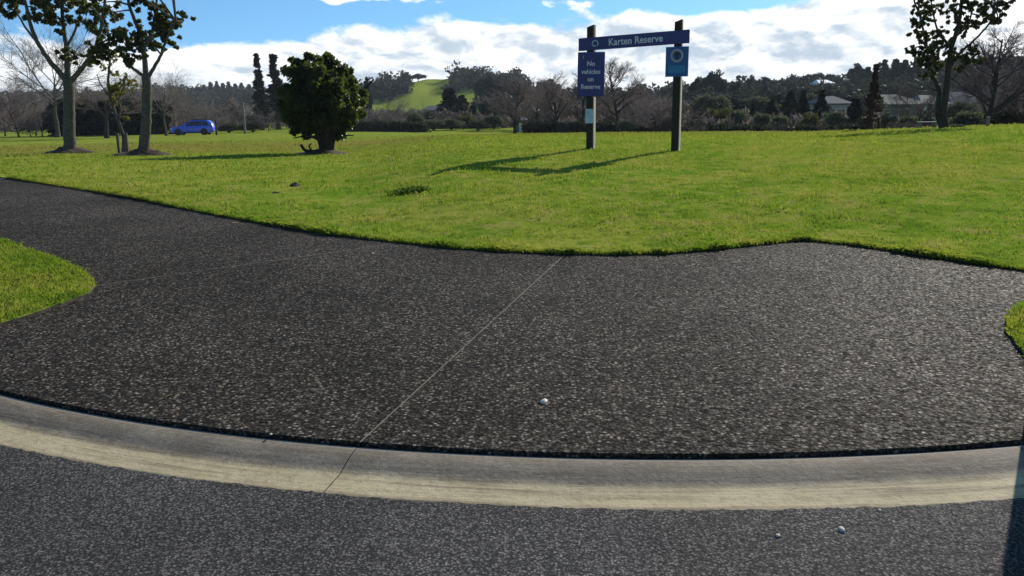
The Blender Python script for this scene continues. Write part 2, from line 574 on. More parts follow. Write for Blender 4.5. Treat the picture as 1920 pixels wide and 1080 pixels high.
# circle through the back of the kerb (an 8 m street corner)
A_ = np.c_[2 * BK, np.ones(len(BK))]
sol = np.linalg.lstsq(A_, (BK ** 2).sum(1), rcond=None)[0]
CC = sol[:2]
CR = math.sqrt(sol[2] + (CC ** 2).sum())
edge_px = [(0, 840), (200, 880), (400, 907), (560, 925), (750, 942), (950, 950), (1210, 964), (1410, 964), (1660, 957), (1905, 945)]
ED = np.array([gp(x, y, 0.037) for x, y in edge_px])
KW = float(np.mean(np.linalg.norm(ED - CC, axis=1)) - CR)
print('kerb circle', CC, CR, 'width', KW)
a0 = math.atan2(-3.6 - CC[0], -(math.sqrt(CR ** 2 - (-3.6 - CC[0]) ** 2)))
a1 = math.atan2(2.9 - CC[0], -(math.sqrt(CR ** 2 - (2.9 - CC[0]) ** 2)))


def kerb_line(off):
    """polyline parallel to the back of the kerb, off metres towards the road; left to right"""
    # angle measured from straight-down (-Y): x = cx + r sin a, y = cy - r cos a
    s0 = math.asin((-3.6 - CC[0]) / CR)
    s1 = math.asin((2.9 - CC[0]) / CR)
    r = CR + off
    arc = np.array([(CC[0] + r * math.sin(a), CC[1] - r * math.cos(a)) for a in np.linspace(s0, s1, 120)])
    tl = np.array((-math.cos(s0), -math.sin(s0)))
    tr = np.array((math.cos(s1), math.sin(s1)))
    # right-hand run bends back so that it follows the street
    left = np.array([arc[0] + tl * d for d in (24, 16, 10, 6, 4, 2.5, 1.2)])
    right = np.array([arc[-1] + tr * d for d in (1.2, 2.5, 4, 6, 10, 16, 24)])
    return np.vstack([left, arc, right])


Z_APRON, Z_KERB = 0.10, 0.075

far_px = [(0, 332), (130, 352), (250, 372), (400, 402), (500, 420), (620, 440), (760, 456), (860, 466), (950, 472),
          (1050, 476), (1150, 478), (1250, 476), (1340, 468), (1420, 459), (1500, 451), (1512, 451), (1600, 460),
          (1700, 475), (1800, 490), (1920, 508)]
FAR = np.array([gp(x, y, Z_APRON) for x, y in far_px])
dl = FAR[0] - FAR[2]
dl /= np.linalg.norm(dl)
FAR = np.vstack([FAR[0] + dl * 70, FAR[0] + dl * 30, FAR[0] + dl * 12, FAR[0] + dl * 5, FAR,
                 [(5.6, 6.85), (7.5, 6.5), (12, 7.4), (26, 11.0)]])
FARd = resample(FAR, 0.05)
th_f = np.arctan2(FARd[:, 0], FARd[:, 1])
r_f = np.hypot(FARd[:, 0], FARd[:, 1])
TH0, TH1 = th_f[0], th_f[-1]
ordr = np.argsort(th_f)
th_s, r_s = th_f[ordr], r_f[ordr]


def smooth01(t):
    t = np.clip(t, 0, 1)
    return t * t * (3 - 2 * t)


def vnoise(x, y, s, seed=0):
    """cheap smooth undulation"""
    return (np.sin(x / s * 1.3 + seed) * np.cos(y / s * 1.1 + seed * 2.1) + 0.6 * np.sin((x + y) / s * 2.3 + seed * 3.7)
            + 0.4 * np.cos((x - 1.7 * y) / s * 3.1 + seed)) / 2.0


def terrain(X, Y):
    X = np.asarray(X, float)
    Y = np.asarray(Y, float)
    rr = np.hypot(X, Y)
    u = X / np.maximum(Y, 1.0)
    rb = np.interp(np.arctan2(X, np.maximum(Y, 0.01)), th_s, r_s)
    # three lengthwise profiles: left (falls away early), middle (low rise under the sign), right (ends in a crest)
    pl = np.interp(Y, [6, 12, 18, 24, 30, 38, 60, 94, 110, 180], [.122, .15, .10, -.06, -.28, -.58, -1.12, -1.85, -2.15, -3.3])
    pc = np.interp(Y, [6, 8, 11, 14, 17, 20, 25, 30, 45, 94, 110, 180], [.122, .13, .23, .33, .39, .42, .37, .25, -.25, -2.2, -2.5, -3.3])
    pr = np.interp(Y, [6, 8, 11, 14, 18, 22, 26, 30, 38, 45, 50, 58, 75, 180], [.122, .13, .23, .32, .38, .40, .32, .19, -.10, -.25, -.6, -1.5, -2.9, -3.0])
    pr = pr + 0.22 * smooth01((u - 0.3) / 0.35) * smooth01((rr - rb - 6) / 25) * (1 - smooth01((rr - 60) / 25))
    wc = smooth01((u + 0.205) / 0.16)
    wr = smooth01((u - 0.13) / 0.14)
    z = pl * (1 - wc) + pc * wc
    z = z * (1 - wr) + pr * wr
    z = 0.122 + (z - 0.122) * smooth01((rr - rb) / 3.0)
    z = z + 0.018 * vnoise(X, Y, 2.2, 1) * smooth01((rr - 9) / 6) + 0.05 * vnoise(X, Y, 7, 4) * smooth01((rr - 18) / 20)
    # far hills
    px = u * FPX * math.cos(PITCH)                 # sideways bearing, in photograph units from the middle
    def crest(D, s, pts):
        xs = [p[0] - 960 for p in pts]
        zs = [p[1] for p in pts]
        return np.interp(px, xs, zs) * np.exp(-((Y - D) / s) ** 2)
    z = z + crest(330, 90, [(1100, 1.0), (1250, 3.5), (1400, 5.0), (1560, 6.5), (1660, 9.5), (1760, 12.0), (1920, 13), (2400, 13)])
    hx = np.interp(px, [600 - 960, 690 - 960, 745 - 960, 785 - 960, 810 - 960, 860 - 960, 905 - 960, 960 - 960, 1040 - 960, 1150 - 960],
                   [1.5, 5.5, 9.5, 13.6, 14.6, 14.6, 13.8, 12.2, 8.5, 4])
    s1 = np.where(Y < 460, 95.0, 140.0)
    gully = 1.6 * np.sin(px / 21.0 + Y / 37.0) + 1.0 * np.sin(px / 9.0 - Y / 23.0)
    z = z + (hx + 0.9 * gully * np.exp(-((Y - 400) / 60) ** 2)) * np.exp(-((Y - 460) / s1) ** 2)
    z = z + crest(640, 140, [(-500, 9), (200, 9), (390, 11.5), (440, 11.5), (520, 9.5), (640, 9), (900, 5), (1500, 4)])
    return z


def tz(x, y):
    return float(terrain(x, y))


# ------------------------------------------------------------------ setting
def build_setting():
    # wide base sheet to the horizon, below everything
    me = mesh_np('ground', [(-4000, -4000, -9), (4000, -4000, -9), (4000, 4000, -9), (-4000, 4000, -9)], [(0, 1, 2, 3)], mats=[MAT['lawn']])
    tag(link('ground', me), kind='structure')

    # road
    e = resample(kerb_line(KW - 0.012), 0.02)
    e = e + np.stack([0 * e[:, 0], rng.normal(0, 0.004, len(e)) + 0.006 * np.sin(e[:, 0] * 9) * np.sin(e[:, 0] * 3.1) + 0.004 * np.sin(e[:, 0] * 41)], 1)
    V = [(p[0], p[1], 0.045) for p in e] + [(p[0], -30.0, 0.045) for p in e]
    n = len(e)
    F = [(i, n + i, n + i + 1, i + 1) for i in range(n - 1)]
    tag(link('road', mesh_np('road', V, F, mats=[MAT['road']])), kind='structure')

    # kerb, cast in lengths with open joints
    prof = [(0.0, -0.05), (0.0, 0.074), (0.008, 0.081), (0.03, 0.0825), (0.08, 0.0785), (0.13, 0.068), (0.175, 0.0550),
            (0.205, 0.0465), (0.235, 0.043), (KW - 0.03, 0.042), (KW - 0.004, 0.0415), (KW, 0.037), (KW, -0.06)]
    kerb = tag(bpy.data.objects.new('kerb', None), 'concrete kerb and channel curving round the street corner', None, kind='structure')
    COL.objects.link(kerb)
    base = kerb_line(0.0)
    s = cum(base)
    jp = [gp(668, 839, 0.075), gp(1905, 838, 0.075)]
    js = sorted(s[np.argmin(np.linalg.norm(base - p, axis=1))] for p in jp)
    cuts = [0]
    step = js[1] - js[0]
    half = [js[0] - step * k for k in range(8, 0, -1)] + [js[0], js[1]] + [js[1] + step * k for k in range(1, 8)]
    cuts = [0.0] + [c for c in half if 0.3 < c < s[-1] - 0.3] + [s[-1]]
    lines = [kerb_line(o) for o, _ in prof]
    for a, b in zip(cuts[:-1], cuts[1:]):
        tt = np.arange(a + 0.002, b - 0.003, 0.09)
        tt = np.append(tt, b - 0.002)
        V, F, UV = [], [], []
        for k, (o, zz) in enumerate(prof):
            L = lines[k]
            wav = 0.006 * np.sin(tt * 7.1) * np.sin(tt * 2.3 + 1) + 0.004 * np.sin(tt * 23.0) if k in (10, 11, 12) else 0 * tt
            nx = np.interp(tt, s, L[:, 0])
            ny = np.interp(tt, s, L[:, 1]) + wav
            V += [(x, y, zz) for x, y in zip(nx, ny)]
            UV += [(t, o) for t in tt]
        m = len(tt)
        for k in range(len(prof) - 1):
            for i in range(m - 1):
                F.append((k * m + i, (k + 1) * m + i, (k + 1) * m + i + 1, k * m + i + 1))
        nV = len(V)
        for end in (0, m - 1):
            pass
        me = mesh_np('kerb_length', V, F, mats=[MAT['kerb']])
        uvl = me.uv_layers.new(name='UVMap')
        vi = np.empty(len(me.loops), dtype=np.int32)
        me.loops.foreach_get('vertex_index', vi)
        uvl.data.foreach_set('uv', np.asarray(UV, dtype=np.float32)[vi].ravel())
        link('kerb_length', me, kerb)
    # dark bed under kerb joints
    V, F = [], []
    l0, l1 = kerb_line(-0.05), kerb_line(KW + 0.02)
    for i in range(len(l0)):
        V += [(l0[i][0], l0[i][1], -0.02), (l1[i][0], l1[i][1], -0.02)]
    F = [(2 * i, 2 * i + 1, 2 * i + 3, 2 * i + 2) for i in range(len(l0) - 1)]
    link('kerb_bed', mesh_np('kerb_bed', V, F, mats=[MAT['soil']]), kerb)

    # apron (exposed aggregate) in slabs on a sand bed
    apron = tag(bpy.data.objects.new('pavement', None), 'dark exposed aggregate pavement crossing between kerb and lawn', None, kind='structure')
    COL.objects.link(apron)
    kb = kerb_line(-0.012)
    keep = [p for p in kb if -22 < p[0] < 14]
    far = resample(FAR, 0.4)
    nrm = []
    for p in far:
        d = p / np.linalg.norm(p)
        nrm.append(p + d * 0.7)
    nrm = [p for p in nrm if -22 < p[0] < 14]
    outline = keep + nrm[::-1]

    def poly_bm(z):
        bm = bmesh.new()
        vs = [bm.verts.new((p[0], p[1], z)) for p in outline]
        f = bm.faces.new(vs)
        bmesh.ops.triangulate(bm, faces=[f])
        return bm

    bm = poly_bm(Z_APRON - 0.0018)
    link('joint_bed', bm_mesh('joint_bed', bm, MAT['joint']), apron)
    L1 = (gp(1045, 490), gp(668, 835))
    L2 = (gp(100, 460), gp(480, 415))
    L3 = (gp(250, 525), gp(640, 470))

    def cut(bm, line, side, gap=0.007):
        p, q = line
        d = (q - p) / np.linalg.norm(q - p)
        nn = np.array((d[1], -d[0])) * side
        co = p + nn * gap
        bmesh.ops.bisect_plane(bm, geom=bm.verts[:] + bm.edges[:] + bm.faces[:], plane_co=(co[0], co[1], 0),
                               plane_no=(nn[0], nn[1], 0), clear_inner=True)
    # sides: +1 is to the right of the direction p->q
    for cuts_ in ([(L2, -1)], [(L2, 1), (L3, -1)], [(L3, 1), (L1, 1)], [(L3, 1), (L1, -1)]):
        bm = poly_bm(Z_APRON)
        for ln, sd in cuts_:
            cut(bm, ln, sd, 0.0055 if ln is L1 else 0.012)
        if not bm.faces:
            bm.free()
            continue
        bnd = [e_ for e_ in bm.edges if len(e_.link_faces) == 1]
        r_ = bmesh.ops.extrude_edge_only(bm, edges=bnd)
        for v in r_['geom']:
            if isinstance(v, bmesh.types.BMVert):
                v.co.z -= 0.12
        link('slab', bm_mesh('slab', bm, MAT['apron']), apron)

    # lawn and the land behind it: one sheet
    nth, nr = 620, 210
    ths = np.linspace(TH0 + 0.0006, TH1 - 0.0006, nth)
    # finer in view
    ths = np.concatenate([np.linspace(TH0 + 0.0005, -0.70, 30)[:-1], np.linspace(-0.70, 0.66, 620), np.linspace(0.66, TH1 - 0.0005, 40)[1:]])
    nth = len(ths)
    rB = np.interp(ths, th_s, r_s)
    jag = 0.016 * np.sin(ths * 190 + 2) * np.sin(ths * 61) + 0.014 * np.sin(ths * 400) + 0.012 * np.sin(ths * 913 + 1) + rng.normal(0, 0.014, nth)
    rB = rB + jag
    t = np.linspace(0, 1, nr)
    RR = rB[:, None] * (1150.0 / rB[:, None]) ** t[None, :]
    X = RR * np.sin(ths)[:, None]
    Y = RR * np.cos(ths)[:, None]
    Z = terrain(X, Y)
    Z[:, 0] -= 0.004
    V = np.stack([X, Y, Z], -1).reshape(-1, 3)
    wall = np.stack([X[:, 0], Y[:, 0], np.full(nth, 0.05)], -1)
    V = np.vstack([V, wall])
    I = np.arange(nth * nr).reshape(nth, nr)
    F = np.stack([I[:-1, :-1], I[1:, :-1], I[1:, 1:], I[:-1, 1:]], -1).reshape(-1, 4)[:, ::-1]
    W = np.arange(nth) + nth * nr
    Fw = np.stack([W[:-1], W[1:], I[1:, 0], I[:-1, 0]], -1)
    mi = np.concatenate([np.zeros(len(F)), np.ones(len(Fw))])
    me = mesh_np('lawn', V, np.vstack([F, Fw]), mats=[MAT['lawn'], MAT['soil']], midx=mi)
    me.polygons.foreach_set('use_smooth', np.concatenate([np.ones(len(F), bool), np.zeros(len(Fw), bool)]))
    tag(link('lawn', me), kind='structure')


# grass islands on either side of the crossing
isl_l = [gp(x, y, Z_APRON) for x, y in [(0, 450), (60, 472), (110, 490), (150, 508), (172, 522), (180, 537), (168, 553), (120, 572), (60, 593), (0, 612)]]
kbl = kerb_line(-0.06)
isl_left = np.array([(-40, 36.0), (-14, 16.0), (-8.2, 11.1)] + [tuple(p) for p in isl_l] + [(-3.72, 5.15)] +
                    [tuple(p) for p in kbl[::-1] if p[0] < -3.72][0:] + [(-40, 20.0)])
isl_r = [gp(x, y, Z_APRON) for x, y in [(1920, 668), (1900, 645), (1886, 622), (1883, 606), (1895, 589), (1920, 569)]]
isl_right = np.array([tuple(p) for p in kbl[::-1] if 2.55 < p[0] < 14] + [(2.60, 3.72)] + [tuple(p) for p in isl_r] +
                     [(4.4, 6.2), (5.5, 5.75), (7.5, 5.5), (12, 6.2), (14, 6.6)])


def inside(poly, P):
    x, y = P[:, 0], P[:, 1]
    c = np.zeros(len(P), bool)
    j = len(poly) - 1
    for i in range(len(poly)):
        xi, yi = poly[i]
        xj, yj = poly[j]
        m = ((yi > y) != (yj > y)) & (x < (xj - xi) * (y - yi) / (yj - yi + 1e-12) + xi)
        c ^= m
        j = i
    return c


def build_island(poly):
    bm = bmesh.new()
    pts = resample(np.vstack([poly, poly[:1]]), 0.12)[:-1]
    vs = [bm.verts.new((p[0] + rng.normal(0, .006), p[1] + rng.normal(0, .006), 0.122)) for p in pts]
    f = bm.faces.new(vs)
    bmesh.ops.triangulate(bm, faces=[f])
    bnd = [e for e in bm.edges if len(e.link_faces) == 1]
    r_ = bmesh.ops.extrude_edge_only(bm, edges=bnd)
    nf = [x for x in r_['geom'] if isinstance(x, bmesh.types.BMFace)]
    for v in r_['geom']:
        if isinstance(v, bmesh.types.BMVert):
            v.co.z = 0.05
    for x in nf:
        x.material_index = 1
    me = bm_mesh('verge', bm, MAT['lawn'])
    me.materials.append(MAT['soil'])
    return tag(link('verge', me), kind='structure')


def blades(P, Z, h, w, lean=0.5):
    """one bent-over blade (two triangles) per point"""
    n = len(P)
    a = rng.uniform(0, 2 * np.pi, n)
    b = rng.uniform(0, 2 * np.pi, n)
    ln = np.abs(rng.normal(0, lean, n)) * h
    cx, cy = np.cos(a) * w / 2, np.sin(a) * w / 2
    dx, dy = np.cos(b) * ln, np.sin(b) * ln
    V = np.empty((n, 4, 3), np.float32)
    V[:, 0] = np.stack([P[:, 0] - cx, P[:, 1] - cy, Z - 0.01], 1)
    V[:, 1] = np.stack([P[:, 0] + cx, P[:, 1] + cy, Z - 0.01], 1)
    V[:, 2] = np.stack([P[:, 0] + cx * 0.7 + dx * 0.45, P[:, 1] + cy * 0.7 + dy * 0.45, Z + h * 0.62], 1)
    V[:, 3] = np.stack([P[:, 0] + dx, P[:, 1] + dy, Z + h * (1 - 0.25 * np.minimum(ln / h, 1))], 1)
    B = np.arange(n)[:, None] * 4
    F = np.concatenate([B + np.array([[0, 1, 2]]), B + np.array([[0, 2, 3]])], 0)
    return V.reshape(-1, 3), F


def build_grass():
    Vs, Fs, off = [], [], 0

    def add(V, F):
        nonlocal off
        Vs.append(V)
        Fs.append(F + off)
        off += len(V)
    # main lawn: bands of distance, fewer and broader blades farther out
    for r0, r1, dens, hh, ww in ((6.5, 11, 1100, 0.036, 0.008), (11, 15, 620, 0.04, 0.011), (15, 22, 300, 0.045, 0.017), (22, 32, 110, 0.05, 0.028), (32, 46, 50, 0.055, 0.042), (46, 70, 16, 0.06, 0.065)):
        area = (r1 * r1 - r0 * r0) * 0.5 * 1.42
        n = int(area * dens)
        th = rng.uniform(-0.74, 0.68, n)
        r = np.sqrt(rng.uniform(r0 * r0, r1 * r1, n))
        P = np.stack([r * np.sin(th), r * np.cos(th)], 1)
        cl = vnoise(P[:, 0], P[:, 1], 0.35, 2) + vnoise(P[:, 0], P[:, 1], 1.3, 5)
        k = (r > np.interp(th, th_s, r_s) + 0.01) & (rng.uniform(0, 1, n) < 0.62 + 0.5 * cl)
        P, r = P[k], r[k]
        h = hh * rng.uniform(0.5, 1.3, len(P)) * (1 + 0.5 * vnoise(P[:, 0], P[:, 1], 0.22, 3) + 0.4 * vnoise(P[:, 0], P[:, 1], 0.6, 6))
        add(*blades(P, terrain(P[:, 0], P[:, 1]), np.maximum(h, 0.012), ww * rng.uniform(0.7, 1.3, len(P))))
    # shaggy lip along the pavement edge
    s = cum(FARd)
    sel = (FARd[:, 0] > -11) & (FARd[:, 0] < 6)
    B = FARd[sel]
    n = 46000
    idx = rng.integers(0, len(B), n)
    P = B[idx] + rng.normal(0, 0.02, (n, 2))
    d = B[idx] / np.linalg.norm(B[idx], axis=1)[:, None]
    P = P + d * (np.abs(rng.normal(0.015, 0.05, n)) - 0.02)[:, None]
    tuft = 0.5 + 1.1 * np.clip(vnoise(B[idx, 0], B[idx, 1], 0.16, 7) + 0.1, 0, 1.5)
    add(*blades(P, np.full(n, 0.118), 0.045 * tuft * rng.uniform(0.5, 1.3, n), 0.008 * np.ones(n), 0.8))
    # islands
    for poly, n in ((isl_left, 60000), (isl_right, 40000)):
        lo = np.array((-9.5, 4.2)) if poly is isl_left else np.array((2.8, 3.6))
        hi = np.array((-2.5, 11.5)) if poly is isl_left else np.array((6.5, 6.6))
        P = rng.uniform(lo, hi, (n * 3, 2))
        P = P[inside(poly, P)][:n]
        h = 0.040 * rng.uniform(0.5, 1.3, len(P)) * (1 + 0.35 * vnoise(P[:, 0], P[:, 1], 0.3, 3))
        add(*blades(P, np.full(len(P), 0.118), np.maximum(h, .012), 0.007 * rng.uniform(.7, 1.3, len(P))))
    me = mesh_np('lawn_grass', np.vstack(Vs), np.vstack(Fs), mats=[MAT['blade']])
    tag(link('lawn_grass', me), 'short green winter grass of the lawn and verges', 'grass', kind='stuff')
    print('grass tris', sum(len(f) for f in Fs))


build_setting()
VL = build_island(isl_left)
VR = build_island(isl_right)
VR.name = 'verge'
build_grass()

# ------------------------------------------------------------------ trees
def unit(v):
    return v / (np.linalg.norm(v) + 1e-9)


def tubes(paths, sides):
    """list of (points, radii) -> quads"""
    Vs, Fs, off = [], [], 0
    ang = np.linspace(0, 2 * np.pi, sides, endpoint=False)
    ca, sa = np.cos(ang), np.sin(ang)
    for pts, rad in paths:
        pts = np.asarray(pts, float)
        rad = np.asarray(rad, float)
        m = len(pts)
        T = np.gradient(pts, axis=0)
        T /= np.linalg.norm(T, axis=1)[:, None] + 1e-9
        ref = np.array((0.31, 0.95, 0.05)) if abs(T[0, 2]) > 0.6 else np.array((0.05, 0.1, 1.0))
        U = np.cross(T, ref)
        U /= np.linalg.norm(U, axis=1)[:, None] + 1e-9
        W = np.cross(T, U)
        ring = pts[:, None, :] + rad[:, None, None] * (U[:, None, :] * ca[None, :, None] + W[:, None, :] * sa[None, :, None])
        Vs.append(ring.reshape(-1, 3))
        I = np.arange(m * sides).reshape(m, sides) + off
        J = np.roll(I, -1, axis=1)
        Fs.append(np.stack([I[:-1], J[:-1], J[1:], I[1:]], -1).reshape(-1, 4))
        off += m * sides
    return np.vstack(Vs), np.vstack(Fs)


def grow(out, p, d, L, r, lvl, P, g):
    segs = P['segs'][lvl]
    pts, rad, dirs = [p], [r], [d]
    tip = r * P['tip'][lvl]
    for i in range(segs):
        d = unit(d + g.normal(0, P['wob'][lvl], 3) + np.array((0, 0, P['up'][lvl])))
        p = p + d * L / segs
        pts.append(p)
        rad.append(r + (tip - r) * (i + 1) / segs)
        dirs.append(d)
    out.setdefault(lvl, []).append((pts, rad))
    if lvl + 1 >= len(P['n']) + 1 or lvl >= len(P['n']):
        return
    n = P['n'][lvl]
    ph = g.uniform(0, 6.28)
    for j in range(n):
        t = P['t0'][lvl] + (1 - P['t0'][lvl]) * (j + g.uniform(0.1, 0.9)) / n
        k = min(int(t * segs), segs - 1)
        f = t * segs - k
        q = pts[k] + (pts[k + 1] - pts[k]) * f
        dd = dirs[k + 1]
        rr = rad[k] + (rad[k + 1] - rad[k]) * f
        a = np.cross(dd, unit(g.normal(0, 1, 3)))
        a = unit(np.cross(dd, (0.2, 0.3, 0.9)) if np.linalg.norm(a) < 1e-3 else a)
        b = np.cross(dd, a)
        phi = ph + j * 2.4 + g.normal(0, 0.3)
        an = R(P['ang'][lvl]) * g.uniform(0.75, 1.25)
        cd = unit(dd * math.cos(an) + (a * math.cos(phi) + b * math.sin(phi)) * math.sin(an))
        cl = L * P['ratio'][lvl] * (1 - P['taper'][lvl] * t) * g.uniform(0.7, 1.2)
        grow(out, q, cd, cl, min(rr * 0.72, P['rmax'][lvl]), lvl + 1, P, g)


def bare_tree(seed, form, H=8.0, twig='twig', bark='bark_dark'):
    """leafless tree of height H: (trunk mesh, crown-of-twigs mesh)"""
    g = np.random.default_rng(seed)
    k = H / 8.0
    base = dict(segs=[7, 6, 4, 3, 2], tip=[0.25, 0.25, 0.35, 0.6, 0.7], wob=[0.05, 0.10, 0.14, 0.18, 0.2],
                rmax=[0.10 * k, 0.045 * k, 0.034 * k, 0.030 * k, 0.024])
    if form == 'oval':       # upright oval crown
        P = dict(base, n=[26, 10, 8, 5], t0=[0.16, 0.25, 0.2, 0.2], up=[0.03, 0.13, 0.08, 0.04, 0.03],
                 ang=[48, 40, 42, 45], ratio=[0.60, 0.46, 0.48, 0.5], taper=[0.62, 0.4, 0.4, 0.3])
        L = H * 0.92
    elif form == 'fan':      # short trunk, long spreading limbs
        P = dict(base, n=[12, 11, 9, 5], t0=[0.55, 0.25, 0.2, 0.2], up=[0.02, 0.10, 0.08, 0.03, 0.02],
                 ang=[50, 36, 40, 45], ratio=[1.15, 0.48, 0.48, 0.5], taper=[0.15, 0.4, 0.4, 0.3])
        L = H * 0.50
    else:                    # 'bush': many stems from low down
        P = dict(base, n=[18, 10, 8, 4], t0=[0.08, 0.2, 0.2, 0.2], up=[0.02, 0.10, 0.07, 0.03, 0.02],
                 ang=[62, 40, 42, 45], ratio=[0.95, 0.45, 0.48, 0.5], taper=[0.45, 0.4, 0.4, 0.3])
        L = H * 0.72
    out = {}
    grow(out, np.zeros(3) - np.array((0, 0, 0.15)), np.array((0, 0, 1.0)), L, 0.13 * k if form != 'bush' else 0.08 * k, 0, P, g)
    pts, rad = out[0][0]
    rad[0] *= 1.5
    V, F = tubes(out[0], 8)
    V1, F1 = tubes(out[1], 5)
    trunk = mesh_np('trunk', np.vstack([V, V1]), np.vstack([F, F1 + len(V)]), True, [MAT[bark]])
    V2, F2 = tubes(out[2], 3)
    V3, F3 = tubes(out[3], 3)
    V4, F4 = tubes(out[4], 3)
    crown = mesh_np('crown', np.vstack([V2, V3, V4]), np.vstack([F2, F3 + len(V2), F4 + len(V2) + len(V3)]), False, [MAT[twig]])
    allv = np.vstack([V, V1, V2, V3, V4])
    return trunk, crown, allv[:, 2].max(), np.percentile(np.abs(allv[:, 0]), 98)


def leaf_cloud(C, rad, per, size, g, flat=0.75, droop=0.0, elong=1.7):
    """leaf-shaped faces (two triangles folded on the midrib) round clump centres C with radii rad"""
    n = len(C) * per
    ci = np.repeat(np.arange(len(C)), per)
    v = g.normal(0, 1, (n, 3))
    v /= np.linalg.norm(v, axis=1)[:, None]
    rr = g.uniform(0.25, 1.0, n) ** 0.6
    pos = np.asarray(C)[ci] + v * (rr * np.asarray(rad)[ci])[:, None] * np.array((1, 1, flat))
    ax = v + g.normal(0, 0.8, (n, 3)) + np.array((0, 0, -droop))
    ax /= np.linalg.norm(ax, axis=1)[:, None]
    sd = np.cross(ax, g.normal(0, 1, (n, 3)))
    sd /= np.linalg.norm(sd, axis=1)[:, None] + 1e-9
    nn = np.cross(ax, sd)
    s = size * g.uniform(0.6, 1.35, n)[:, None]
    V = np.empty((n, 4, 3))
    V[:, 0] = pos - ax * s * 0.5 * elong
    V[:, 1] = pos + sd * s * 0.42 + nn * s * 0.12
    V[:, 2] = pos + ax * s * 0.5 * elong
    V[:, 3] = pos - sd * s * 0.42 + nn * s * 0.12
    B = np.arange(n)[:, None] * 4
    F = np.concatenate([B + np.array([[0, 1, 2]]), B + np.array([[0, 2, 3]])], 0)
    return V.reshape(-1, 3), F


def leafy_tree(seed, form, H=8.0, W=4.0, leaf='leaf_far', bark='bark_dark', nleaf=5000, size=0.25):
    """evergreen: 'cone', 'column', 'round', 'pine' (ragged), 'dome' (shrub to the ground)"""
    g = np.random.default_rng(seed)
    tr = max(0.05, H * 0.022)
    t = np.linspace(0, 1, 8)
    wob = np.cumsum(g.normal(0, 0.012 * H, (8, 2)), axis=0) * 0.5
    wob[0] = 0
    top = {'round': 0.8, 'dome': 0.6}.get(form, 0.98)
    pts = np.stack([wob[:, 0], wob[:, 1], t * H * top - 0.1], 1)
    paths = [(pts, tr * (1.25 - 1.1 * t))]
    nc = {'cone': 150, 'column': 120, 'round': 90, 'pine': 95, 'dome': 80}[form]
    C, rad = [], []
    lob = g.uniform(0, 6.28, 6)
    for i in range(nc):
        a = g.uniform(0, 6.28)
        if form in ('cone', 'column', 'pine'):
            h = g.uniform(0.05 if form != 'pine' else 0.16, 1.0) ** (0.9)
            if form == 'column':
                prof = min(1, (1 - h) * 3.0) * (0.75 + 0.25 * math.sin(h * 9 + lob[0]))
            elif form == 'cone':
                prof = (1 - h) ** 0.8 * (0.85 + 0.25 * math.sin(h * 13 + lob[1] + a))
            else:
                h = min(0.97, h ** 1.35 + g.normal(0, 0.02))
                h = max(h, 0.1)
                prof = (1 - h) ** 1.3 * (0.55 + 0.55 * g.uniform()) * (0.8 + 0.3 * math.sin(a * 2 + lob[2] + h * 7))
            rr = W / 2 * max(prof, 0.05) * math.sqrt(g.uniform(0.25, 1))
            C.append((math.cos(a) * rr, math.sin(a) * rr, h * H))
            rad.append(((0.11 * W * (0.55 + 0.6 * (1 - h)) + 0.03 * H) if form != 'pine' else (0.11 * W * (0.35 + 0.8 * (1 - h)) + 0.008 * H)))
            if form == 'pine':
                paths.append(([(0, 0, h * H - 0.1 * rr), (C[-1][0] * .5, C[-1][1] * .5, h * H), C[-1]], [tr * .3, tr * .2, tr * .08]))
        else:
            ph = math.acos(g.uniform(-0.55 if form == 'round' else -0.15, 1))
            bump = 1 + 0.16 * math.sin(3 * a + lob[3]) * math.sin(2 * ph + lob[4]) + g.normal(0, 0.09)
            q = g.uniform(0.55, 1.0)
            zc = H * (0.60 if form == 'round' else 0.42)
            zr = H * (0.37 if form == 'round' else 0.55)
            C.append((W / 2 * 0.86 * q * bump * math.sin(ph) * math.cos(a), W / 2 * 0.86 * q * bump * math.sin(ph) * math.sin(a),
                      max(0.05 * H, zc + zr * 0.9 * q * bump * math.cos(ph))))
            rad.append(g.uniform(0.10, 0.17) * W)
            if i % 4 == 0:
                m = np.array(C[-1])
                b0 = np.array((0, 0, H * (0.25 if form == 'round' else 0.05)))
                paths.append(([b0, (b0 + m) / 2 + g.normal(0, 0.03 * H, 3), m], [tr * .5, tr * .35, tr * .12]))
    V, F = tubes(paths, 6)
    trunk = mesh_np('trunk', V, F, True, [MAT[bark]])
    V, F = leaf_cloud(C, rad, max(1, nleaf // nc), size, g)
    V[:, 2] = np.maximum(V[:, 2], 0.02)
    crown = mesh_np('crown', V, F, False, [MAT[leaf]])
    return trunk, crown, V[:, 2].max(), np.percentile(np.abs(V[:, 0]), 98)


def place_tree(proto, name, label, cat, px, top, D, width=None, group=None, rot=None, z=None, sx=None):
    """copy of a prototype, stood on the ground at distance D, its top at the height seen in the photograph"""
    trunk, crown, h0, w0 = proto
    p = at(px, 200, D)
    z = tz(p.x, D) if z is None else z
    H = at(px, top, D).z - z
    s = H / h0
    sw = s if width is None else (width / FPX * D / 2) / w0
    o = thing(name, label, cat, (p.x, D, z - 0.03), rng.uniform(0, 6.28) if rot is None else rot, group)
    for n, me in (('trunk', trunk), ('crown', crown)):
        c = link(n, me, o)
        c.scale = (sw, sw, s)
    return o


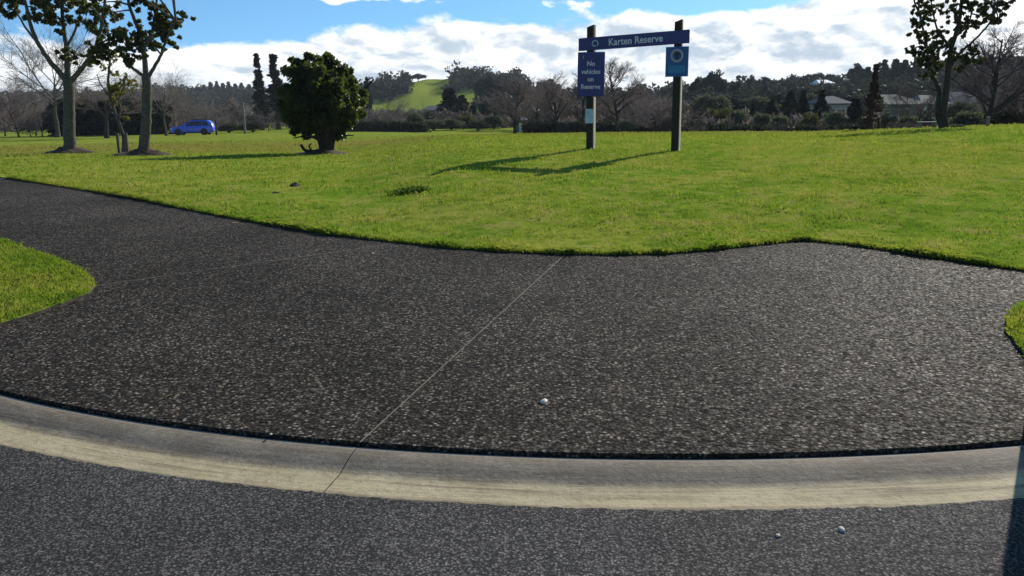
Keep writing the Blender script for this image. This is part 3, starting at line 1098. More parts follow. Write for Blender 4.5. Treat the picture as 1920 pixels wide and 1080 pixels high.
BARE = {'oval1': bare_tree(1, 'oval'), 'oval2': bare_tree(2, 'oval'), 'oval3': bare_tree(13, 'oval', twig='twig_dark'),
        'fan1': bare_tree(3, 'fan', twig='twig_pale', bark='bark'), 'fan2': bare_tree(4, 'fan', twig='twig'),
        'fan3': bare_tree(8, 'fan', twig='twig_dark'),
        'bush1': bare_tree(5, 'bush', twig='twig_pale'), 'bush2': bare_tree(6, 'bush', twig='twig', bark='bark_red'), 'bush3': bare_tree(7, 'bush', twig='twig_dark')}
LEAFY = {'cone1': leafy_tree(21, 'cone', 8, 4, 'leaf_conifer'), 'cone2': leafy_tree(22, 'cone', 8, 3.4, 'leaf_conifer'),
         'col1': leafy_tree(23, 'column', 8, 2.6, 'leaf_conifer'), 'col2': leafy_tree(24, 'column', 8, 2.4, 'leaf_shrub_dark'),
         'pine1': leafy_tree(25, 'pine', 12, 4.6, 'leaf_pine', nleaf=4200, size=0.26), 'pine2': leafy_tree(26, 'pine', 12, 4.0, 'leaf_pine', nleaf=4200, size=0.26),
         'rust': leafy_tree(27, 'pine', 8, 2.2, 'leaf_brown', 'bark_red', nleaf=3600, size=0.16),
         'round1': leafy_tree(31, 'round', 8, 7, 'leaf_far', nleaf=4500, size=0.42), 'round2': leafy_tree(32, 'round', 8, 6, 'leaf_far', nleaf=4500, size=0.42),
         'round3': leafy_tree(33, 'round', 8, 7, 'leaf_shrub', nleaf=5000, size=0.34),
         'dome1': leafy_tree(34, 'dome', 3, 4, 'leaf_shrub', nleaf=4200, size=0.16), 'dome2': leafy_tree(35, 'dome', 3, 4, 'leaf_shrub_dark', nleaf=4200, size=0.16),
         'dome3': leafy_tree(36, 'dome', 3, 3.4, 'leaf_shrub', nleaf=4200, size=0.16), 'dome4': leafy_tree(37, 'dome', 3, 4, 'leaf_olive', nleaf=4200, size=0.16)}

# bare and evergreen trees round the field: (kind, name, label, category, px, top, D, width)
FIELD = [
    ('bush2', 'bare_tree', 'small reddish bare tree at the far left edge of the lawn', 'tree', 28, 120, 96, 130),
    ('fan1', 'bare_tree', 'large spreading bare tree behind the leftmost grey trunk', 'tree', 100, 10, 92, 250),
    ('bush3', 'bare_shrub', 'low brown bare shrub left of the dark hedge', 'shrub', 72, 190, 98, 100),
    ('bush2', 'bare_shrub', 'low brown bare shrub at the very left edge', 'shrub', -12, 178, 98, 110),
    ('fan2', 'bare_tree', 'bare tree with brown twigs between the two grey trunks', 'tree', 193, 118, 82, 190),
    ('fan1', 'bare_tree', 'pale bare tree beside the blue car', 'tree', 306, 108, 91, 150),
    ('bush1', 'bare_shrub', 'grey bare thicket behind the blue car', 'shrub', 385, 178, 112, 95),
    ('bush2', 'bare_shrub', 'brown bare thicket left of the blue car', 'shrub', 345, 165, 120, 80),
    ('bush1', 'bare_shrub', 'grey bare thicket right of the blue car', 'shrub', 432, 186, 118, 80),
    ('pine1', 'conifer_tree', 'left one of the two tall ragged conifers', 'tree', 488, 98, 125, 42),
    ('pine2', 'conifer_tree', 'right one of the two tall ragged conifers', 'tree', 519, 99, 128, 38),
    ('bush1', 'bare_shrub', 'grey bare thicket at the foot of the ragged conifers', 'shrub', 500, 196, 112, 70),
    ('bush2', 'bare_shrub', 'brown bare thicket showing left of the dark leafy tree', 'shrub', 545, 200, 115, 60),
    ('cone2', 'conifer_tree', 'thin far conifer spire right of the dark leafy tree', 'tree', 690, 142, 210, 18),
    ('bush1', 'bare_tree', 'wide round bare tree right of the dark leafy tree', 'tree', 728, 163, 108, 120),
    ('cone1', 'conifer_tree', 'taller of the pair of dark pointed conifers below the hill', 'tree', 843, 163, 150, 46),
    ('cone2', 'conifer_tree', 'shorter of the pair of dark pointed conifers below the hill', 'tree', 866, 176, 152, 34),
    ('cone1', 'conifer_tree', 'small dark conifer between the pointed pair and bare tree', 'tree', 886, 196, 146, 22),
    ('round2', 'broadleaf_tree', 'rounded dark tree just left of the middle bare tree', 'tree', 922, 182, 140, 44),
    ('oval1', 'bare_tree', 'brown bare tree in front of the pale shed', 'tree', 965, 138, 92, 100),
    ('oval2', 'bare_tree', 'brown bare tree left of the navy notice panel', 'tree', 1045, 126, 98, 110),
    ('oval3', 'bare_tree', 'dark bare tree right behind the navy notice panel', 'tree', 1095, 132, 104, 90),
    ('oval1', 'bare_tree', 'tall pointed bare tree between the two sign posts', 'tree', 1160, 104, 92, 120),
    ('bush2', 'bare_tree', 'low brown bare tree left of the right sign post', 'tree', 1232, 160, 90, 100),
    ('bush3', 'bare_tree', 'purple brown bare tree right of the right sign post', 'tree', 1292, 172, 58, 90),
    ('dome1', 'shrub', 'pale green shrub at the foot of the pointed bare tree', 'shrub', 1176, 224, 90, 34),
    ('rust', 'conifer_tree', 'thin rust brown tree standing alone on the lawn crest', 'tree', 1637, 118, 44, 32),
    ('oval3', 'bare_tree', 'tall purple bare tree at the right edge', 'tree', 1848, 32, 56, 190),
    ('oval3', 'bare_tree', 'dark bare tree cut off by the right edge', 'tree', 1925, 90, 58, 170),
    ('fan3', 'bare_tree', 'brown bare tree behind the twin trunk tree', 'tree', 1722, 128, 66, 150),
    ('bush1', 'bare_tree', 'grey bare tree behind the hedge left of the leftmost trunk', 'tree', 60, 105, 106, 130),
    ('bush2', 'bare_tree', 'brown bare tree above the hedge right of the leftmost trunk', 'tree', 165, 128, 108, 130),
    ('bush1', 'bare_tree', 'grey bare tree above the hedge left of the second trunk', 'tree', 240, 140, 108, 120),
    ('bush2', 'bare_tree', 'brown bare tree above the hedge end by the car', 'tree', 322, 132, 108, 110),
    ('bush3', 'bare_tree', 'dark bare tree at the left edge above the brown shrubs', 'tree', 2, 135, 106, 120),
    ('bush1', 'bare_tree', 'pale bare tree showing right of the wide round bare tree', 'tree', 782, 190, 135, 70),
    ('bush2', 'bare_tree', 'low brown bare tree below the right end of the hill', 'tree', 905, 172, 150, 70),
    ('bush1', 'bare_tree', 'pale bare tree left of the brown tree by the shed', 'tree', 935, 166, 122, 70),
    ('oval2', 'bare_tree', 'brown bare tree showing between the shed tree and navy panel', 'tree', 1008, 146, 118, 80),
    ('bush2', 'bare_tree', 'brown bare tree filling the gap between the sign posts', 'tree', 1200, 148, 100, 90),
    ('bush2', 'bare_tree', 'brown bare tree low at the right edge', 'tree', 1890, 120, 70, 160),
    ('bush3', 'bare_tree', 'brown bare tree between the twin trunks and right edge', 'tree', 1815, 130, 84, 130),
    ('bush2', 'bare_shrub', 'brown bare thicket low between the left edge and first trunk', 'shrub', 50, 205, 99, 80),
    ('bush1', 'bare_shrub', 'grey bare thicket behind the leftmost trunk', 'shrub', 110, 170, 105, 90),
    ('bush1', 'bare_shrub', 'grey bare thicket above the blue car roof', 'shrub', 365, 172, 128, 90),
    ('bush2', 'bare_shrub', 'brown bare thicket left of the ragged conifers', 'shrub', 452, 176, 138, 80),
    ('bush1', 'bare_shrub', 'grey bare thicket right of the ragged conifers', 'shrub', 535, 176, 138, 80),
    ('bush1', 'bare_shrub', 'grey bare thicket left of the wide round bare tree', 'shrub', 690, 196, 118, 80),
    ('bush2', 'bare_shrub', 'brown bare thicket in front of the green hill', 'shrub', 800, 186, 150, 80),
    ('bush1', 'bare_shrub', 'grey bare thicket below the hill crest', 'shrub', 850, 190, 160, 90),
]
for k, nm, lb, ct, px, top, D, w in FIELD:
    place_tree((BARE.get(k) or LEAFY.get(k)), nm, lb, ct, px, top, D, w)

# shrubs and small trees: row across the middle, behind the field
MID = [(700, 222, 112, 50, 'dome2'), (742, 224, 112, 44, 'dome2'), (775, 208, 118, 34, 'dome1'), (806, 205, 130, 36, 'dome2'), (812, 222, 116, 50, 'dome1'),
       (845, 220, 118, 44, 'dome3'), (868, 213, 122, 34, 'dome4'), (895, 223, 112, 48, 'dome2'), (925, 214, 120, 44, 'dome1'),
       (1012, 221, 112, 56, 'dome2'), (1062, 226, 108, 50, 'dome2'), (1100, 224, 110, 50, 'dome2'), (1138, 222, 104, 40, 'dome2'), (1205, 226, 96, 50, 'dome2'), (1250, 214, 92, 50, 'dome3'),
       (640, 218, 112, 60, 'dome2'), (590, 220, 112, 60, 'dome3'), (470, 226, 108, 50, 'dome2'), (425, 230, 106, 44, 'dome2')]
mid_names = ['dark low shrub behind the leafy tree', 'dark low shrub under the wide bare tree', 'grey green shrub right of the wide bare tree',
             'dark shrub left of the pointed conifers', 'pale shrub below the left pointed conifer', 'pale shrub below the pointed conifer pair',
             'olive shrub right below the pointed conifers', 'dark low shrub left of the middle bare tree', 'grey green shrub beside the middle bare tree',
             'dark low shrub right of the pale shed', 'dark low shrub below the middle pair of bare trees', 'dark low shrub behind the left sign post',
             'dark low shrub left of the pointed bare tree', 'dark low shrub right of the pointed bare tree', 'grey green shrub left of the right sign post',
             'dark shrub hidden behind the leafy tree trunk', 'grey green shrub left behind the leafy tree', 'dark low shrub below the ragged conifers', 'dark low shrub right of the car']
for (px, top, D, w, k), lb in zip(MID, mid_names):
    place_tree(LEAFY[k], 'shrub', lb, 'shrub', px, top, D, w, 'shrubs along the far side of the field')

# garden slope to the right: cypresses, rounded shrubs and trees
RIGHT = [
    ('col1', 'cypress_tree', 'tallest dark cypress of the group right of the signs', 'tree', 1540, 166, 96, 26),
    ('col1', 'cypress_tree', 'dark cypress second from the right in the group', 'tree', 1505, 167, 100, 22),
    ('col2', 'cypress_tree', 'dark cypress in the middle of the group', 'tree', 1482, 166, 98, 24),
    ('col2', 'cypress_tree', 'broad dark cypress left in the group', 'tree', 1447, 184, 95, 22),
    ('col1', 'cypress_tree', 'shortest dark cypress, leftmost of the group', 'tree', 1411, 194, 92, 16),
    ('cone1', 'conifer_tree', 'dark conifer beside the thin rust brown tree', 'tree', 1605, 182, 84, 40),
    ('round3', 'broadleaf_tree', 'grey green round tree right of the right sign post', 'tree', 1334, 174, 104, 70),
    ('round2', 'broadleaf_tree', 'dark round tree above the leftmost cypress', 'tree', 1372, 176, 116, 54),
    ('round3', 'broadleaf_tree', 'round tree behind the broad dark cypress', 'tree', 1422, 178, 122, 60),
    ('round1', 'broadleaf_tree', 'dark round tree behind the cypress group', 'tree', 1460, 170, 135, 60),
    ('round3', 'broadleaf_tree', 'yellow green round tree left of the tallest cypress', 'tree', 1524, 172, 122, 36),
    ('round1', 'broadleaf_tree', 'dark round tree right of the tallest cypress', 'tree', 1588, 174, 118, 60),
    ('round3', 'broadleaf_tree', 'grey green tree left of the tan roofed house', 'tree', 1630, 172, 120, 50),
    ('round2', 'broadleaf_tree', 'dark tree behind the tan roofed house', 'tree', 1700, 168, 165, 60),
    ('round3', 'broadleaf_tree', 'grey green tree right of the twin trunk tree', 'tree', 1808, 186, 82, 70),
    ('round1', 'broadleaf_tree', 'dark tree in front of the right edge bare trees', 'tree', 1880, 188, 72, 70),
    ('dome2', 'shrub', 'dark shrub right of the right sign post', 'shrub', 1316, 196, 88, 40),
    ('dome4', 'shrub', 'olive shrub under the grey green round tree', 'shrub', 1350, 198, 90, 52),
    ('dome1', 'shrub', 'pale shrub left of the shortest cypress', 'shrub', 1386, 202, 86, 40),
    ('dome3', 'shrub', 'pale shrub right of the shortest cypress', 'shrub', 1430, 208, 84, 34),
    ('dome1', 'shrub', 'pale shrub at the foot of the broad cypress', 'shrub', 1462, 212, 82, 34),
    ('dome4', 'shrub', 'olive shrub left of the tallest cypress', 'shrub', 1518, 208, 84, 34),
    ('dome1', 'shrub', 'grey green shrub right of the tallest cypress', 'shrub', 1568, 204, 84, 44),
    ('dome2', 'shrub', 'dark shrub left of the rust brown tree', 'shrub', 1620, 214, 74, 40),
    ('dome2', 'shrub', 'round dark shrub right of the rust brown tree', 'shrub', 1668, 206, 66, 44),
    ('dome1', 'shrub', 'grey green shrub below the tan roof', 'shrub', 1706, 212, 68, 50),
    ('dome2', 'shrub', 'dark shrub left of the twin trunk tree', 'shrub', 1738, 206, 70, 40),
    ('dome1', 'shrub', 'pale leafy shrub right of the twin trunk tree', 'shrub', 1815, 204, 62, 56),
    ('dome2', 'shrub', 'dark shrub below the tall purple bare tree', 'shrub', 1790, 202, 66, 34),
    ('dome2', 'shrub', 'dark shrub at the right edge of the crest', 'shrub', 1885, 198, 58, 70),
    ('dome4', 'shrub', 'small yellowish shrub on the crest right of the twin trunks', 'shrub', 1800, 231, 38.6, 26),
]
for k, nm, lb, ct, px, top, D, w in RIGHT:
    place_tree(LEAFY[k], nm, lb, ct, px, top, D, w)
ORD2 = ['leftmost', 'second from left', 'third from left', 'fourth from left', 'fifth from left', 'fifth from right', 'fourth from right', 'third from right', 'second from right', 'rightmost']
# thicket of bare purple brown shrubs just beyond the crest
for i, (px, top, D, w) in enumerate([(1300, 224, 56, 60), (1338, 220, 60, 60), (1376, 224, 57, 60), (1416, 222, 60, 62), (1458, 226, 56, 60),
                                     (1500, 222, 60, 62), (1545, 225, 57, 64), (1590, 222, 58, 60), (1690, 222, 52, 60), (1738, 224, 54, 60)]):
    place_tree(BARE['bush3' if i % 3 else 'bush2'], 'bare_shrub', ORD2[i] + ' low purple brown bare shrub in the thicket beyond the lawn crest', 'shrub',
               px, top, D, w, 'bare thicket beyond the crest')

# skyline trees
ORD = ['leftmost', 'second from left', 'third from left', 'fourth from left', 'fifth from left', 'fifth from right', 'fourth from right', 'third from right', 'second from right', 'rightmost']
FARTREES = [
    ('round1', 'dark bushy tree on the very top of the green hill', 786, 137, 452, 22),
    ('round2', 'small dark tree on the skyline right of the hilltop', 850, 146, 470, 12),
    ('cone1', 'small dark tree on the left shoulder of the hill', 740, 158, 440, 10),
    ('round1', 'large dark tree at the right end of the hill', 915, 137, 260, 34),
    ('round2', 'dark tree next to the large one at the hill end', 938, 141, 262, 34),
    ('round1', 'dark far tree behind the middle bare tree', 985, 150, 250, 44),
    ('cone1', 'dark far conifer between the bare trees', 1010, 152, 255, 20),
    ('round2', 'dark far tree left of the navy panel', 1030, 146, 260, 40),
    ('round1', 'dark far tree between the sign posts', 1205, 160, 250, 50),
    ('round2', 'dark far tree beside the right sign post', 1250, 160, 262, 46),
    ('round1', 'tall dark skyline tree right of the blue sign', 1335, 128, 220, 40),
    ('round2', 'dark skyline tree left of the tall one', 1308, 142, 226, 30),
    ('round1', 'small skyline tree above the leftmost cypress', 1407, 146, 290, 14),
    ('round2', 'dark skyline tree above the broad cypress', 1432, 143, 290, 34),
    ('round1', 'dark skyline tree left of the bright roof', 1475, 146, 300, 30),
    ('round2', 'dark skyline tree above the middle cypress', 1512, 138, 300, 30),
    ('round1', 'dark skyline tree just left of the bright roof', 1532, 134, 300, 30),
    ('round2', 'dark round skyline tree right of the bright roof', 1602, 117, 270, 30),
    ('cone1', 'dark skyline pine left of the rust brown tree', 1622, 124, 275, 24),
    ('cone2', 'dark pine above the tan roof', 1652, 110, 275, 24),
    ('cone1', 'dark pine above the tan roof, next to the right', 1672, 109, 270, 26),
    ('cone2', 'dark pine right above the tan roof', 1690, 110, 272, 26),
    ('cone1', 'dark pine just left of the twin trunk tree', 1712, 104, 270, 28),
    ('cone2', 'dark pine behind the twin trunk tree', 1740, 104, 272, 30),
    ('cone1', 'dark pine behind the crown of the twin trunk tree', 1770, 106, 270, 30),
    ('cone2', 'dark pine seen right of the twin trunks', 1800, 108, 272, 30),
    ('cone1', 'dark pine behind the purple bare tree', 1836, 110, 270, 32),
    ('cone2', 'dark pine behind the right edge bare tree', 1880, 112, 270, 34),
]
for k, lb, px, top, D, w in FARTREES:
    place_tree(LEAFY[k], 'skyline_tree', lb, 'tree', px, top, D, w, 'dark trees on the skyline')
for i, (px, top, w) in enumerate(sorted([(398, 153, 14), (410, 151, 12), (421, 155, 14), (432, 152, 14), (444, 156, 14), (456, 154, 13), (470, 157, 14), (386, 158, 14), (372, 162, 14), (358, 164, 14)])):
    place_tree(LEAFY['cone1' if i % 2 else 'cone2'], 'skyline_tree', ORD[i] + ' dark conifer in the far row on the left ridge', 'tree',
               px, top, 600, w, 'far conifer row on the left ridge')


def far_wood():
    """the wooded slopes that read as one dark mass"""
    g = np.random.default_rng(77)
    C, rad = [], []
    for px0, px1, d0, d1, n in ((1240, 1930, 175, 330, 620), (-100, 720, 380, 640, 900), (900, 1240, 200, 330, 260), (690, 770, 370, 440, 70), (850, 985, 380, 450, 150)):
        for _ in range(n):
            D = g.uniform(d0, d1)
            px = g.uniform(px0, px1)
            p = at(px, 200, D)
            w = g.uniform(2.2, 4.2) * (1.0 if D < 350 else 1.25)
            z = tz(p.x, D)
            hh = g.uniform(0.6, 1.7) * w
            for q in range(3):
                C.append((p.x + g.normal(0, w * .3), D + g.normal(0, w * .3), z + hh * g.uniform(0.2, 1.0)))
                rad.append(w * g.uniform(0.4, 0.7))
    V, F = leaf_cloud(C, rad, 26, 1.15, g, elong=1.2)
    o = link('wood', mesh_np('wood', V, F, mats=[MAT['leaf_far']]))
    tag(o, 'dark wooded slopes in the distance under the skyline', 'woods', kind='stuff')


far_wood()


def far_scrub():
    """leafless brown and grey scrub filling the ground behind the field"""
    g = np.random.default_rng(91)
    C, rad = [], []
    for px0, px1, d0, d1, n, h0, h1 in ((-120, 690, 126, 230, 330, 1.6, 4.6), (690, 960, 128, 170, 120, 0.8, 2.4), (960, 1290, 128, 200, 200, 1.6, 4.0), (1280, 1640, 84, 112, 170, 0.6, 2.0)):
        for _ in range(n):
            D = g.uniform(d0, d1)
            p = at(g.uniform(px0, px1), 200, D)
            z = tz(p.x, D)
            w = g.uniform(1.6, 3.2)
            hh = g.uniform(h0, h1)
            for q in range(4):
                C.append((p.x + g.normal(0, w * .3), D + g.normal(0, w * .3), z + hh * g.uniform(0.1, 1.0)))
                rad.append(w * g.uniform(0.35, 0.6))
    V, F = leaf_cloud(C, rad, 40, 0.30, g, elong=3.4)
    o = link('scrub', mesh_np('scrub', V, F, mats=[MAT['scrub']]))
    tag(o, 'brown and grey leafless scrub filling the land behind the field', 'scrub', kind='stuff')


far_scrub()

# ------------------------------------------------------------------ foreground trees
def path_from_px(pts, D, dy=None):
    """photograph points of a limb -> 3-D points, leaning in depth by dy along the way"""
    out = []
    n = len(pts)
    for i, (x, y) in enumerate(pts):
        d = D + (dy or 0) * (i / max(1, n - 1)) ** 1.2
        out.append(np.array(at(x, y, d)))
    return out


def fine_path(P, k=4):
    P = np.array(P)
    n = len(P)
    t = np.linspace(0, n - 1, (n - 1) * k + 1)
    out = np.empty((len(t), 3))
    for j, tt in enumerate(t):           # Catmull-Rom
        i = min(int(tt), n - 2)
        f = tt - i
        p0, p1, p2, p3 = P[max(i - 1, 0)], P[i], P[i + 1], P[min(i + 2, n - 1)]
        out[j] = 0.5 * ((2 * p1) + (-p0 + p2) * f + (2 * p0 - 5 * p1 + 4 * p2 - p3) * f * f + (-p0 + 3 * p1 - 3 * p2 + p3) * f ** 3)
    return out


def limb_tree(name, label, base_px, D, limbs, clumps, leaf, bark, seed, leaf_size=0.11, per=70, girth=1.0):
    """tree given by its limbs (photograph points, start/end radius, lean in depth) and leaf clumps"""
    g = np.random.default_rng(seed)
    S = D / 22.0
    b = at(base_px, 285, D)
    b.z = tz(b.x, D)
    org = np.array((b.x, D, b.z))
    o = thing(name, label, 'tree', tuple(org))
    paths = []
    ends = []
    for pts, r0, r1, dy in limbs:
        P = fine_path(path_from_px(pts, D, dy * S)) - org
        P[1:-1] += g.normal(0, 0.005 * S, (len(P) - 2, 3))
        r0, r1 = r0 * S * girth, r1 * S * girth
        rad = r0 + (r1 - r0) * np.linspace(0, 1, len(P)) ** 0.8
        paths.append((P, rad))
        ends.append(P)
    # root flare
    P, rad = paths[0]
    P[0][2] = min(P[0][2], -0.08)
    rad[0] *= 1.55
    rad[1] *= 1.18
    C, rr = [], []
    for (x, y, rpx, dd) in clumps:
        c = np.array(at(x, y, D + dd * S)) - org
        rm = rpx / FPX * D
        n = 9
        for _ in range(n):
            C.append(c + g.normal(0, rm * 0.72, 3) * np.array((1.2, 1, .8)))
            rr.append(rm * g.uniform(0.18, 0.52))
        # twig from the nearest limb point to the clump
        best = min(((np.linalg.norm(q - c), tuple(q)) for E in ends for q in E[len(E) // 3:]), key=lambda t: t[0])
        q = np.array(best[1])
        mid = (q + c) / 2 + np.array((0, 0, 0.06 * S)) + g.normal(0, 0.05 * S, 3)
        paths.append((fine_path([q, mid, c], 3), S * np.linspace(0.028, 0.010, 7)))
    V, F = tubes(paths, 9)
    link('trunk', mesh_np('trunk', V, F, True, [MAT[bark]]), o)
    V, F = leaf_cloud(C, rr, per, leaf_size * S, g, flat=0.8)
    link('crown', mesh_np('crown', V, F, False, [MAT[leaf]]), o)
    return o


def rnd_clumps(seed, boxes):
    g = np.random.default_rng(seed)
    out = []
    for x0, x1, y0, y1, n, r in boxes:
        for _ in range(n):
            out.append((g.uniform(x0, x1), g.uniform(y0, y1), r * g.uniform(0.7, 1.3), g.normal(0, 0.9)))
    return out


limb_tree('evergreen_tree', 'grey trunked evergreen tree forking low, leftmost on the lawn', 131, 41.0,
          [([(131, 284), (131, 262), (130, 230), (130, 195), (129, 158), (128, 150)], 0.165, 0.125, 0),
           ([(128, 156), (112, 136), (92, 112), (74, 85), (58, 48), (48, 5), (40, -60)], 0.085, 0.03, -0.5),
           ([(129, 156), (126, 122), (124, 85), (118, 40), (116, -10), (112, -80)], 0.085, 0.03, 0.5),
           ([(130, 155), (146, 138), (160, 120), (176, 95), (188, 60), (196, 10), (200, -60)], 0.075, 0.028, -0.3),
           ([(124, 90), (140, 60), (150, 25), (158, -30)], 0.04, 0.018, 0.7),
           ([(74, 85), (48, 52), (30, 20), (12, -10)], 0.035, 0.016, 0.3)],
          [(14, 22, 15, 0), (24, 14, 15, .3), (64, 15, 14, -.2), (100, 45, 15, .2), (98, 28, 14, 0), (76, 33, 12, 0), (125, 12, 16, .4), (150, 10, 16, 0), (118, -10, 20, 0), (60, -15, 20, 0),
           (20, -18, 22, 0), (170, 20, 16, .3), (195, 30, 16, 0), (165, 48, 11, 0), (150, 105, 16, .2), (138, 108, 12, 0), (182, 55, 12, 0), (92, 5, 14, 0.4), (145, 35, 10, .4)]
          + rnd_clumps(1, [(0, 240, -150, -25, 34, 22)]),
          'leaf_dark', 'bark', 101, 0.058, 52)
limb_tree('evergreen_tree', 'straight grey trunked evergreen tree, second from left on the lawn', 270, 35.0,
          [([(268, 292), (270, 270), (274, 235), (275, 200), (276, 165), (274, 140)], 0.150, 0.110, 0),
           ([(275, 150), (288, 128), (300, 108), (308, 86), (318, 62), (330, 40)], 0.055, 0.02, -0.4),
           ([(274, 145), (272, 118), (268, 90), (262, 60), (246, 20), (236, -25), (232, -80)], 0.08, 0.03, 0.4),
           ([(274, 146), (258, 134), (244, 124), (236, 110), (222, 90), (205, 70)], 0.05, 0.02, 0.2),
           ([(268, 92), (284, 64), (290, 30), (296, -20), (300, -80)], 0.05, 0.02, 0.6)],
          [(185, 92, 15, 0), (200, 78, 14, .2), (215, 70, 13, 0), (176, 108, 13, .1), (198, 98, 14, .3), (238, 95, 12, 0), (246, 80, 14, .2), (258, 64, 14, 0), (275, 58, 14, 0), (262, 82, 12, .3),
           (292, 44, 13, 0), (305, 38, 12, .2), (318, 48, 11, 0), (330, 45, 10, 0), (340, 32, 9, 0), (315, 32, 11, .1), (304, 62, 12, 0), (315, 78, 10, 0), (292, 88, 10, 0), (282, 74, 12, .3),
           (272, 5, 14, 0), (284, 12, 12, 0), (306, 22, 9, 0), (240, 122, 8, 0), (250, 100, 9, 0), (224, 60, 12, 0), (206, 24, 13, 0), (190, 5, 16, 0), (170, 12, 12, .3), (250, -8, 16, 0), (290, -12, 16, 0)]
          + rnd_clumps(2, [(170, 330, -150, -20, 26, 22)]),
          'leaf_dark', 'bark', 102, 0.056, 52)
young = limb_tree('young_tree', 'slender leaning young tree tied between two short stakes', 232, 40.0,
                  [([(233, 283), (232, 262), (230, 250), (222, 228), (214, 206), (206, 180), (203, 150), (206, 115)], 0.055, 0.028, 0),
                   ([(222, 228), (226, 206), (224, 186), (232, 160)], 0.03, 0.012, 0.2),
                   ([(226, 236), (236, 226), (240, 214)], 0.016, 0.008, 0.1),
                   ([(206, 180), (190, 160), (182, 140)], 0.022, 0.010, -0.2)],
                  [(240, 150, 12, 0), (232, 158, 10, .1), (252, 160, 9, 0), (212, 172, 10, 0), (224, 176, 9, 0), (236, 222, 4, 0), (216, 185, 8, 0.1), (205, 130, 10, 0), (212, 110, 10, 0), (205, 165, 8, 0)],
                  'leaf_young', 'bark', 103, 0.055, 9)
for sx in (222, 238):
    p = at(sx, 270, 39.6)
    zb = tz(p.x, 39.6)
    st = link('tree_stake', box_mesh('tree_stake', -0.055, 0.055, -0.055, 0.055, -0.25, at(sx, 250, 39.6).z - zb, MAT['bark'], 0.006), None, (p.x, 39.6, zb))
    tag(st, 'short timber stake on the %s of the leaning young tree' % ('left' if sx == 222 else 'right'), 'stake')

limb_tree('evergreen_tree', 'twin trunked evergreen tree with open crown on the right crest', 1772, 38.0,
          [([(1770, 248), (1770, 232), (1768, 205), (1774, 170), (1778, 130), (1784, 90), (1796, 50), (1802, 10), (1806, -60)], 0.17, 0.05, 0),
           ([(1766, 240), (1759, 215), (1759, 190), (1760, 170), (1752, 150), (1742, 128), (1738, 90), (1730, 50), (1722, 20)], 0.12, 0.03, 0.4),
           ([(1778, 128), (1790, 112), (1808, 92), (1830, 72), (1852, 48), (1864, 20), (1866, -20)], 0.055, 0.025, -0.3),
           ([(1784, 92), (1768, 70), (1756, 50), (1748, 20), (1744, -20)], 0.055, 0.02, 0.5),
           ([(1790, 70), (1812, 50), (1822, 25), (1828, -10)], 0.045, 0.02, 0.3),
           ([(1760, 172), (1745, 165), (1730, 150)], 0.03, 0.012, 0),
           ([(1782, 150), (1800, 135), (1816, 120)], 0.03, 0.012, 0.1)],
          [(1722, 30, 10, 0), (1716, 45, 8, 0), (1714, 62, 9, 0), (1738, 20, 11, 0), (1732, 40, 9, .2), (1748, 8, 11, 0), (1760, 20, 10, 0), (1745, 62, 9, 0), (1730, 78, 9, 0), (1742, 92, 10, 0), (1722, 95, 8, 0),
           (1756, 80, 9, 0), (1765, 60, 8, .3), (1775, 84, 10, 0), (1770, 100, 10, 0), (1757, 105, 10, 0), (1740, 110, 9, .3), (1735, 122, 8, 0), (1785, 10, 10, 0), (1800, 25, 9, 0), (1812, 8, 11, 0), (1830, 8, 12, 0), (1848, 15, 12, 0), (1860, 5, 12, 0),
           (1845, 30, 9, .2), (1818, 36, 8, 0), (1830, 45, 8, 0), (1855, 36, 8, 0), (1880, 12, 7, 0), (1892, 6, 7, 0), (1882, 27, 4, 0), (1872, 38, 6, 0), (1800, 60, 8, 0), (1812, 50, 8, .2), (1790, 40, 8, 0), (1822, 98, 8, 0), (1828, 92, 8, 0), (1815, 112, 7, 0),
           (1836, 115, 6, 0), (1805, 105, 7, 0), (1790, 105, 9, 0), (1726, 108, 7, 0), (1710, 95, 6, 0), (1750, 125, 8, 0), (1765, 118, 8, .2), (1800, 130, 7, 0), (1736, 140, 6, 0)]
          + rnd_clumps(3, [(1715, 1880, -50, -8, 9, 14)]),
          'leaf_olive', 'bark_dark', 104, 0.050, 38, 0.68)


